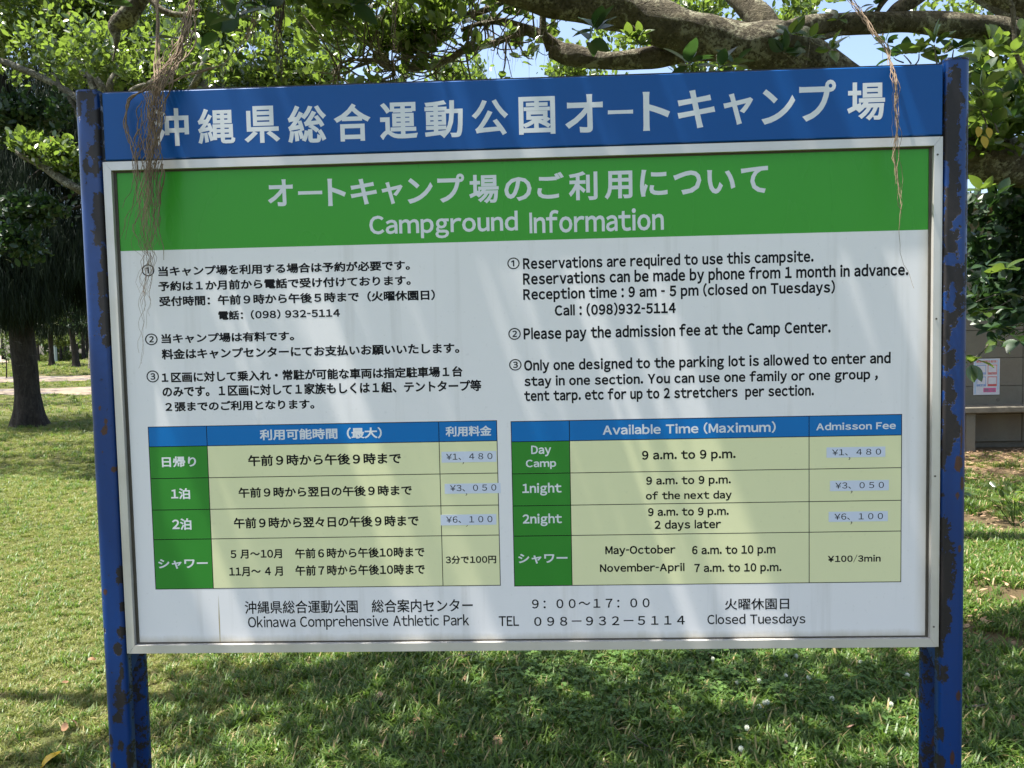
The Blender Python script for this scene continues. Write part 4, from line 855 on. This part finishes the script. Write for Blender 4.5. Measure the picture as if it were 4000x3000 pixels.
mb = MB(); mb.box((3.9, WY-.5, 3.5), (12.2, 13.3, 3.68), ch=.01); mb.build('roof_slab', M['concrete'], hut)
bz = at(3900, 1590, WY-.45).z
ben = empty('bench', (7.2, WY-.25, 0), label='weathered concrete ledge bench along the shelter wall under the poster', cat='bench')
mb = MB(); mb.box((4.6, WY-.46, bz-.085), (10.5, WY-.012, bz), ch=.01); mb.build('seat', M['dark_concrete'], ben)
for px in (3792, 4350, 3250):
    q = at(px, 1700, WY-.4); mb = MB(); mb.box((q.x-.07, WY-.40, -.05), (q.x+.07, WY-.012, bz-.087), ch=.008); mb.build('leg', M['concrete'], ben)
# poster
a_ = at(3802, 1543, WY-.012); b_ = at(3906, 1400, WY-.012); pw, ph_ = b_.x-a_.x, b_.z-a_.z
post = empty('poster', (a_.x, WY-.012, a_.z), label='small colour printed notice taped on the concrete wall above the bench', cat='poster')
def prt(name, u0, v0, u1, v1, y, mat, par=None):
    return sheet(name, a_.x+u0*pw, a_.z+v0*ph_, a_.x+u1*pw, a_.z+v1*ph_, WY-.012-y, M[mat], par or post)
mb = MB(); mb.box((a_.x, WY-.012, a_.z), (b_.x, WY-.0095, b_.z)); mb.build('paper', M['poster_paper'], post)
prt('border', .04,.03,.09,.86,.001,'p_sky'); prt('border', .91,.14,.96,.86,.001,'p_sky'); prt('border', .04,.865,.96,.975,.001,'p_sky'); prt('title_strip', .07,.88,.93,.96,.002,'poster_paper')
for u in (.12,.54):
    for v_ in (.56,.235):
        prt('print_frame', u, v_, u+.35, v_+.27, .001, 'p_blue' if u < .3 else 'p_red'); prt('print_field', u+.02, v_+.06, u+.33, v_+.25, .002, 'poster_paper')
prt('banner', .38,.07,.86,.19,.001,'p_pink')
def plet(s_, u0, v0, u1, v1, mat):
    v, f = textmesh(s_, .012); lo = v.min(0); hi = v.max(0)
    V = [(a_.x+(u0+(p[0]-lo[0])/(hi[0]-lo[0])*(u1-u0))*pw, WY-.0155, a_.z+(v0+(p[1]-lo[1])/(hi[1]-lo[1])*(v1-v0))*ph_) for p in v]
    mesh('lettering', V, f, M[mat], post)
plet('最新情報を配信！', .1,.89,.9,.955,'p_red'); plet('Facebook', .14,.565,.45,.61,'poster_paper'); plet('Instagram', .56,.565,.87,.61,'poster_paper'); plet('LINE', .16,.24,.43,.285,'poster_paper'); plet('登録してね♪', .42,.09,.82,.17,'p_grey')
print('poster', a_, b_, 'bench', bz)

# small plants by the right edge
def leafy_plant(px, py, label, n, size, seed, h_=.35, cat='plant', mat='leaf'):
    g_ = gp(px, py); t_ = empty('leafy_plant', tuple(g_), label=label, cat=cat); r = np.random.default_rng(seed)
    st = []
    pts = []
    for i in range(n):
        e = np.array(g_)+np.array([r.normal(0,.16), r.normal(0,.12), h_*r.uniform(.5,1.1)]); q = catmull([np.array(g_)-[0,0,.02], (np.array(g_)+e)/2+[0,0,.05], e], 4); st.append(tube_data(q, np.linspace(.005,.002,len(q)), 5)); pts.append(e)
    v, f = join_data(st); mesh('stem', v, f, M['clover'], t_); crown(t_, np.array(pts), size, M[mat], per=6, seed=seed, width=1.2); return t_
leafy_plant(3960, 2060, 'bright leafed seedling in the grass at the right edge', 6, .09, 3, .3)
leafy_plant(3985, 1740, 'ferny green plant in front of the bench at the right edge', 12, .12, 5, .4, mat='leaf_dark')

# ------------------------------------------------------------------ grass: tufts standing on points over the lawn
lib = bpy.data.collections.new('tuft_kinds')
def tuft(seed, nb, h_, wd, spread, flat=0, mat='grass'):
    r = np.random.default_rng(seed); V = []; Fc = []; val = []
    for i in range(nb):
        a = r.uniform(0,6.28); b = r.uniform(0,spread); ox, oy = b*math.cos(a), b*math.sin(a); d = r.uniform(0,6.28); le = r.uniform(.15,.9)+flat; hh = h_*r.uniform(.45,1.1); ww = wd*r.uniform(.6,1.2)
        dx, dy = math.cos(d), math.sin(d); sx, sy = -dy*ww, dx*ww; k = len(V)
        for t_, wk in ((0,.7),(.5,1),(.82,.7),(1,0)):
            bend = le*hh*t_*t_*.9; z_ = hh*(t_-.35*le*t_*t_)
            if wk: V += [(ox+dx*bend-sx*wk, oy+dy*bend-sy*wk, z_), (ox+dx*bend+sx*wk, oy+dy*bend+sy*wk, z_)]
            else: V += [(ox+dx*bend, oy+dy*bend, z_)]
        Fc += [(k,k+1,k+3,k+2),(k+2,k+3,k+5,k+4),(k+4,k+5,k+6)]; vv = 1.0 if r.uniform()<.10 else r.uniform(0,.94); val += [vv]*7
    me = bpy.data.meshes.new('grass_tuft'); me.from_pydata(V, [], Fc); me.materials.append(M[mat]); me.update()
    at_ = me.attributes.new('v','FLOAT','POINT'); at_.data.foreach_set('value', np.array(val, np.float32))
    o = bpy.data.objects.new('grass_tuft', me); lib.objects.link(o); return o
for s_ in range(6): tuft(s_, 24, .045, .0019, .045, .4)
for s_ in range(4): tuft(20+s_, 16, .075, .0030, .05, .25, 'grass_green')
def scatter(name, label, P, S, R, coll, seed=0, idx=None):
    me = bpy.data.meshes.new(name); me.vertices.add(len(P)); me.vertices.foreach_set('co', P.astype(np.float32).ravel())
    for an, av in (('s', S), ('rz', R), ('k', idx)):
        a = me.attributes.new(an, 'FLOAT', 'POINT'); a.data.foreach_set('value', np.asarray(av, np.float32))
    o = bpy.data.objects.new(name, me); COL.objects.link(o); tag(o, label, 'grass', kind='stuff')
    g_ = bpy.data.node_groups.new(name, 'GeometryNodeTree'); g_.interface.new_socket('Geometry', in_out='INPUT', socket_type='NodeSocketGeometry'); g_.interface.new_socket('Geometry', in_out='OUTPUT', socket_type='NodeSocketGeometry')
    N = g_.nodes; gi = N.new('NodeGroupInput'); go = N.new('NodeGroupOutput'); ip = N.new('GeometryNodeInstanceOnPoints'); ci = N.new('GeometryNodeCollectionInfo')
    ci.inputs['Collection'].default_value = coll; ci.inputs['Separate Children'].default_value = True; ci.inputs['Reset Children'].default_value = True
    def na(n_): x = N.new('GeometryNodeInputNamedAttribute'); x.data_type = 'FLOAT'; x.inputs[0].default_value = n_; return x.outputs[0]
    cx = N.new('ShaderNodeCombineXYZ'); g_.links.new(na('rz'), cx.inputs[2]); e2 = N.new('FunctionNodeEulerToRotation'); g_.links.new(cx.outputs[0], e2.inputs[0])
    g_.links.new(gi.outputs[0], ip.inputs['Points']); g_.links.new(ci.outputs[0], ip.inputs['Instance']); ip.inputs['Pick Instance'].default_value = True
    fi = N.new('FunctionNodeFloatToInt'); g_.links.new(na('k'), fi.inputs[0]); g_.links.new(fi.outputs[0], ip.inputs['Instance Index'])
    g_.links.new(e2.outputs[0], ip.inputs['Rotation']); g_.links.new(na('s'), ip.inputs['Scale']); g_.links.new(ip.outputs[0], go.inputs[0])
    md = o.modifiers.new('scatter', 'NODES'); md.node_group = g_; return o
r = np.random.default_rng(8); PP = []; SS = []; KK = []
def field(n, x, y, s_, long=None):
    X = r.uniform(*x, n); Y = r.uniform(*y, n)
    dry = np.sin(X*1.3+2*np.sin(Y*.9))*np.sin(Y*1.7+X*.5)+.6*np.sin(X*4.1)*np.sin(Y*3.7)
    ok = (dry + r.uniform(-1.4,1.4,n)) < 1.75
    ok &= ~((X > 4.2) & (Y > 6.9-.4*np.sin(X*3)) & (r.uniform(0,1,n) > .18)) & ~((X > 4.1) & (Y > 8.2))
    for ya, yb in ((pa.y, pb.y), (pc.y, pd.y)): ok &= ~((Y > ya-.02*(X+20)-.2) & (Y < yb-.02*(X+20)+.2))
    bare = np.sin(X*2.3+1.4*np.sin(Y*1.1))+np.sin(Y*2.1+X*1.2)+.7*np.sin(X*5.3+Y*4.1)
    ok &= ~((X > 1.7+.12*Y) & (Y > 1.1) & (bare+r.uniform(-1.3,1.3,n) > .95))
    lg = (1/(1+np.exp(-(X+1.3)*3)))*(1/(1+np.exp((Y-5.8)*1.5)))
    s2 = s_*r.uniform(.65,1.25,n)*(.8+.45*lg); kk = np.where(r.uniform(0,1,n) < .12+.72*lg, r.integers(6,10,n), r.integers(0,6,n))
    PP.append(np.stack([X,Y,hgt(X,Y)-.004],1)[ok]); SS.append(s2[ok]); KK.append(kk[ok])
field(60000, (-5.6,5.2), (.1,4.6), .95); field(26000, (-8,7), (4.6,8.6), 1.3); field(16000, (-16,5), (8.6,16), 1.9); field(9000, (-34,2), (16,34), 3.0); field(6000, (-48,-8), (34,66), 5.0)
P_ = np.concatenate(PP); scatter('grass', 'short patchy lawn grass with dry blades all round the sign', P_, np.concatenate(SS), r.uniform(0,6.28,len(P_)), lib, idx=np.concatenate(KK))
# clover leaves in patches
lib2 = bpy.data.collections.new('clover_kinds')
for s_ in range(3):
    V = []; Fc = []; rr_ = random.Random(s_)
    for q in range(4):
        cx, cy, cz = rr_.uniform(-.04,.04), rr_.uniform(-.04,.04), rr_.uniform(.03,.06)
        for j in range(3):
            a = j*2.094+rr_.uniform(0,1); k = len(V); ca, sa = math.cos(a), math.sin(a)
            for (u, v_) in ((0,0),(-.5,.5),(-.45,.95),(0,1.05),(.45,.95),(.5,.5)):
                V.append((cx+.011*(u*-sa+v_*ca), cy+.011*(u*ca+v_*sa), cz+.003*abs(u)))
            Fc.append(tuple(range(k,k+6)))
    me = bpy.data.meshes.new('clover'); me.from_pydata(V, [], Fc); me.materials.append(M['clover']); me.update()
    x = me.attributes.new('v','FLOAT','POINT'); x.data.foreach_set('value', np.full(len(V), .2+.3*s_, np.float32)); lib2.objects.link(bpy.data.objects.new('clover', me))
n = 600; cc = [(.55,1.4,.35),(1.0,1.9,.45),(.2,1.2,.3),(1.3,1.2,.3)]
X = []; Y = []
for a0, b0, s0_ in cc: X.append(r.normal(a0, s0_, n//len(cc))); Y.append(r.normal(b0, s0_*.7, n//len(cc)))
X = np.concatenate(X); Y = np.concatenate(Y); P_ = np.stack([X,Y,hgt(X,Y)],1)
scatter('clover_patch', 'patches of small round clover leaves among the grass', P_, r.uniform(.8,1.6,len(X)), r.uniform(0,6.28,len(X)), lib2, idx=r.integers(0,3,len(X)))
# white clover flowers
def flower_mesh():
    bm = bmesh.new()
    for i in range(26):
        a = i*2.4; z = (i/26)*1.0; rr_ = math.sin(math.acos(min(1,max(-1,z*1.6-.6))))*.009 if abs(z*1.6-.6) <= 1 else .002
        m_ = Matrix.Translation((rr_*math.cos(a), rr_*math.sin(a), .055+.009*(z*1.6-.6)))@Matrix.Rotation(a,4,'Z')@Matrix.Rotation(.9,4,'Y')
        bmesh.ops.create_cone(bm, cap_ends=False, segments=4, radius1=.0032, radius2=.0008, depth=.009, matrix=m_)
    me = bpy.data.meshes.new('flower_head'); bm.to_mesh(me); bm.free(); me.materials.append(M['white_petal']); return me
FM = flower_mesh(); v, f = tube_data(np.array([(0,0,0),(.002,0,.03),(0,0,.052)]), [.0012,.001,.001], 5)
SM = None
for i, (px, py) in enumerate([(2785,2597),(3110,2595),(3362,2607),(3070,2660),(3160,2675),(3543,2667),(2966,2697),(2880,2695),(2985,2770),(2966,2790),(2998,2783),(3480,2785),(2918,2890),(2895,2965),(3250,2757)]):
    g_ = gp(px, py+26); t_ = empty('clover_flower', tuple(g_), label='small round white clover flower in the grass under the sign', cat='flower', group='white clover flowers')
    h_ = bpy.data.objects.new('flower_head', FM); link(h_, t_); k = rnd.uniform(.65,.95); h_.scale = (k,k,1+.2*rnd.random())
    if SM is None: s_ = mesh('stem', v, f, M['clover'], t_, loc=(0,0,0)); SM = s_.data
    else: s_ = link(bpy.data.objects.new('stem', SM), t_)
# fallen leaves
DL = []
for s_ in range(4):
    me = leaf_mesh('fallen_leaf', M['dry_leaf'], .22+.04*s_, .25); r_ = random.Random(s_)
    for v_ in me.vertices: v_.co.z += .10*math.sin(v_.co.x*9+s_)+.12*math.sin(v_.co.y*5+s_)*(1 if s_%2 else -1)
    DL.append(me)
def fallen(px, py, size, label, group=None, mat=None, me=None):
    g_ = gp(px, py); o = bpy.data.objects.new('fallen_leaf', me or rnd.choice(DL)); link(o); o.location = g_+Vector((0,0,.045)); o.scale = (size,)*3
    o.rotation_euler = (rnd.uniform(-.35,.35), rnd.uniform(-.4,.4), rnd.uniform(0,6.28)); tag(o, label, 'leaf', group)
    if mat: o.material_slots[0].link = 'OBJECT'; o.material_slots[0].material = mat
    return o
fallen(1483, 2745, .085, 'dark brown curled leaf lying in shade left of centre under the board', mat=flat('dark_dry', (.07,.035,.02)))
fallen(1955, 2912, .075, 'pale tan dead leaf lying in the grass at bottom centre')
o = fallen(245, 2985, .10, 'large yellow green fallen leaf at the bottom left corner', mat=M['yellow_leaf']); fallen(260, 2905, .06, 'tan fallen leaf above the yellow one at bottom left')
stain_top = bp(852, 2322); stain_bot = bp(857, 2508)
mesh('rust_streak', [(stain_top[0]-.0012, YP-.0001, stain_bot[1]), (stain_top[0]+.0012, YP-.0001, stain_bot[1]), (stain_top[0]+.0018, YP-.0001, (stain_top[1]+stain_bot[1])/2), (stain_top[0]+.0008, YP-.0001, stain_top[1]), (stain_top[0]-.0018, YP-.0001, (stain_top[1]+stain_bot[1])/2)], [(0,1,2,3,4)], flat('rust_stain', (.46,.38,.22)), sign)
fallen(3325, 2910, .09, 'pinkish curled dead leaf near the right post foot', mat=flat('pink_dry', (.40,.24,.17)))
for i in range(66):
    k = rnd.random()
    if k < .62: px, py = rnd.uniform(1500,3560), rnd.uniform(2560,2990)
    elif k < .82: px, py = rnd.uniform(3790,3990), rnd.uniform(2030,2700)
    else: px, py = rnd.uniform(10,400), rnd.uniform(1900,2990)
    fallen(px, py, rnd.uniform(.022,.042), 'small dry brown leaf fallen in the grass', 'dry leaves in the grass')
# leaf litter at the foot of the shelter wall
r = np.random.default_rng(61); n = 1500; lx = r.uniform(4.0,9,n); ly = 8.6-np.abs(r.normal(0,1.0,n)); m2 = 3800; lx = np.concatenate([lx, r.uniform(1.6,6.5,m2)]); ly = np.concatenate([ly, r.uniform(.8,8,m2)]); lv = leaf_cloud(np.stack([lx,ly,hgt(lx,ly)+.02],1), .07, per=1, seed=62, spread=3, jit=.01)
lv[0][:,2] = hgt(lv[0][:,0], lv[0][:,1])+.012+np.where(lv[0][:,1] < 6.5, .02, 0)+np.abs(lv[0][:,2]-.02)*.35
tag(mesh('leaf_litter', lv[0], lv[1], M['litter'], attr={'v': lv[2]}), 'brown leaf litter scattered on bare soil and grass right of the sign', 'leaf litter', kind='stuff')
# fallen twigs
def stick(pxs, rad, label, mat='pale_bark'):
    q = catmull([gp(*p)+Vector((0,0,.05)) for p in pxs], 6); v, f = tube_data(q, np.linspace(rad, rad*.4, len(q)), 7, .1); return q, tag(mesh('fallen_twig', v, f, M[mat], smooth=True), label, 'twig')
stick([(1925,2545),(1885,2585),(1820,2600),(1770,2610),(1690,2650)], .005, 'thin forked pale twig lying in the grass just below the board')
stick([(2470,2925),(2520,2960),(2610,2995)], .004, 'short bare twig in the grass at the bottom edge right of centre')
stick([(3560,2735),(3590,2750),(3620,2760)], .004, 'short twig lying behind the right post foot')
stick([(3770,2815),(3820,2805),(3870,2790)], .006, 'thick short stick lying right of the right post')
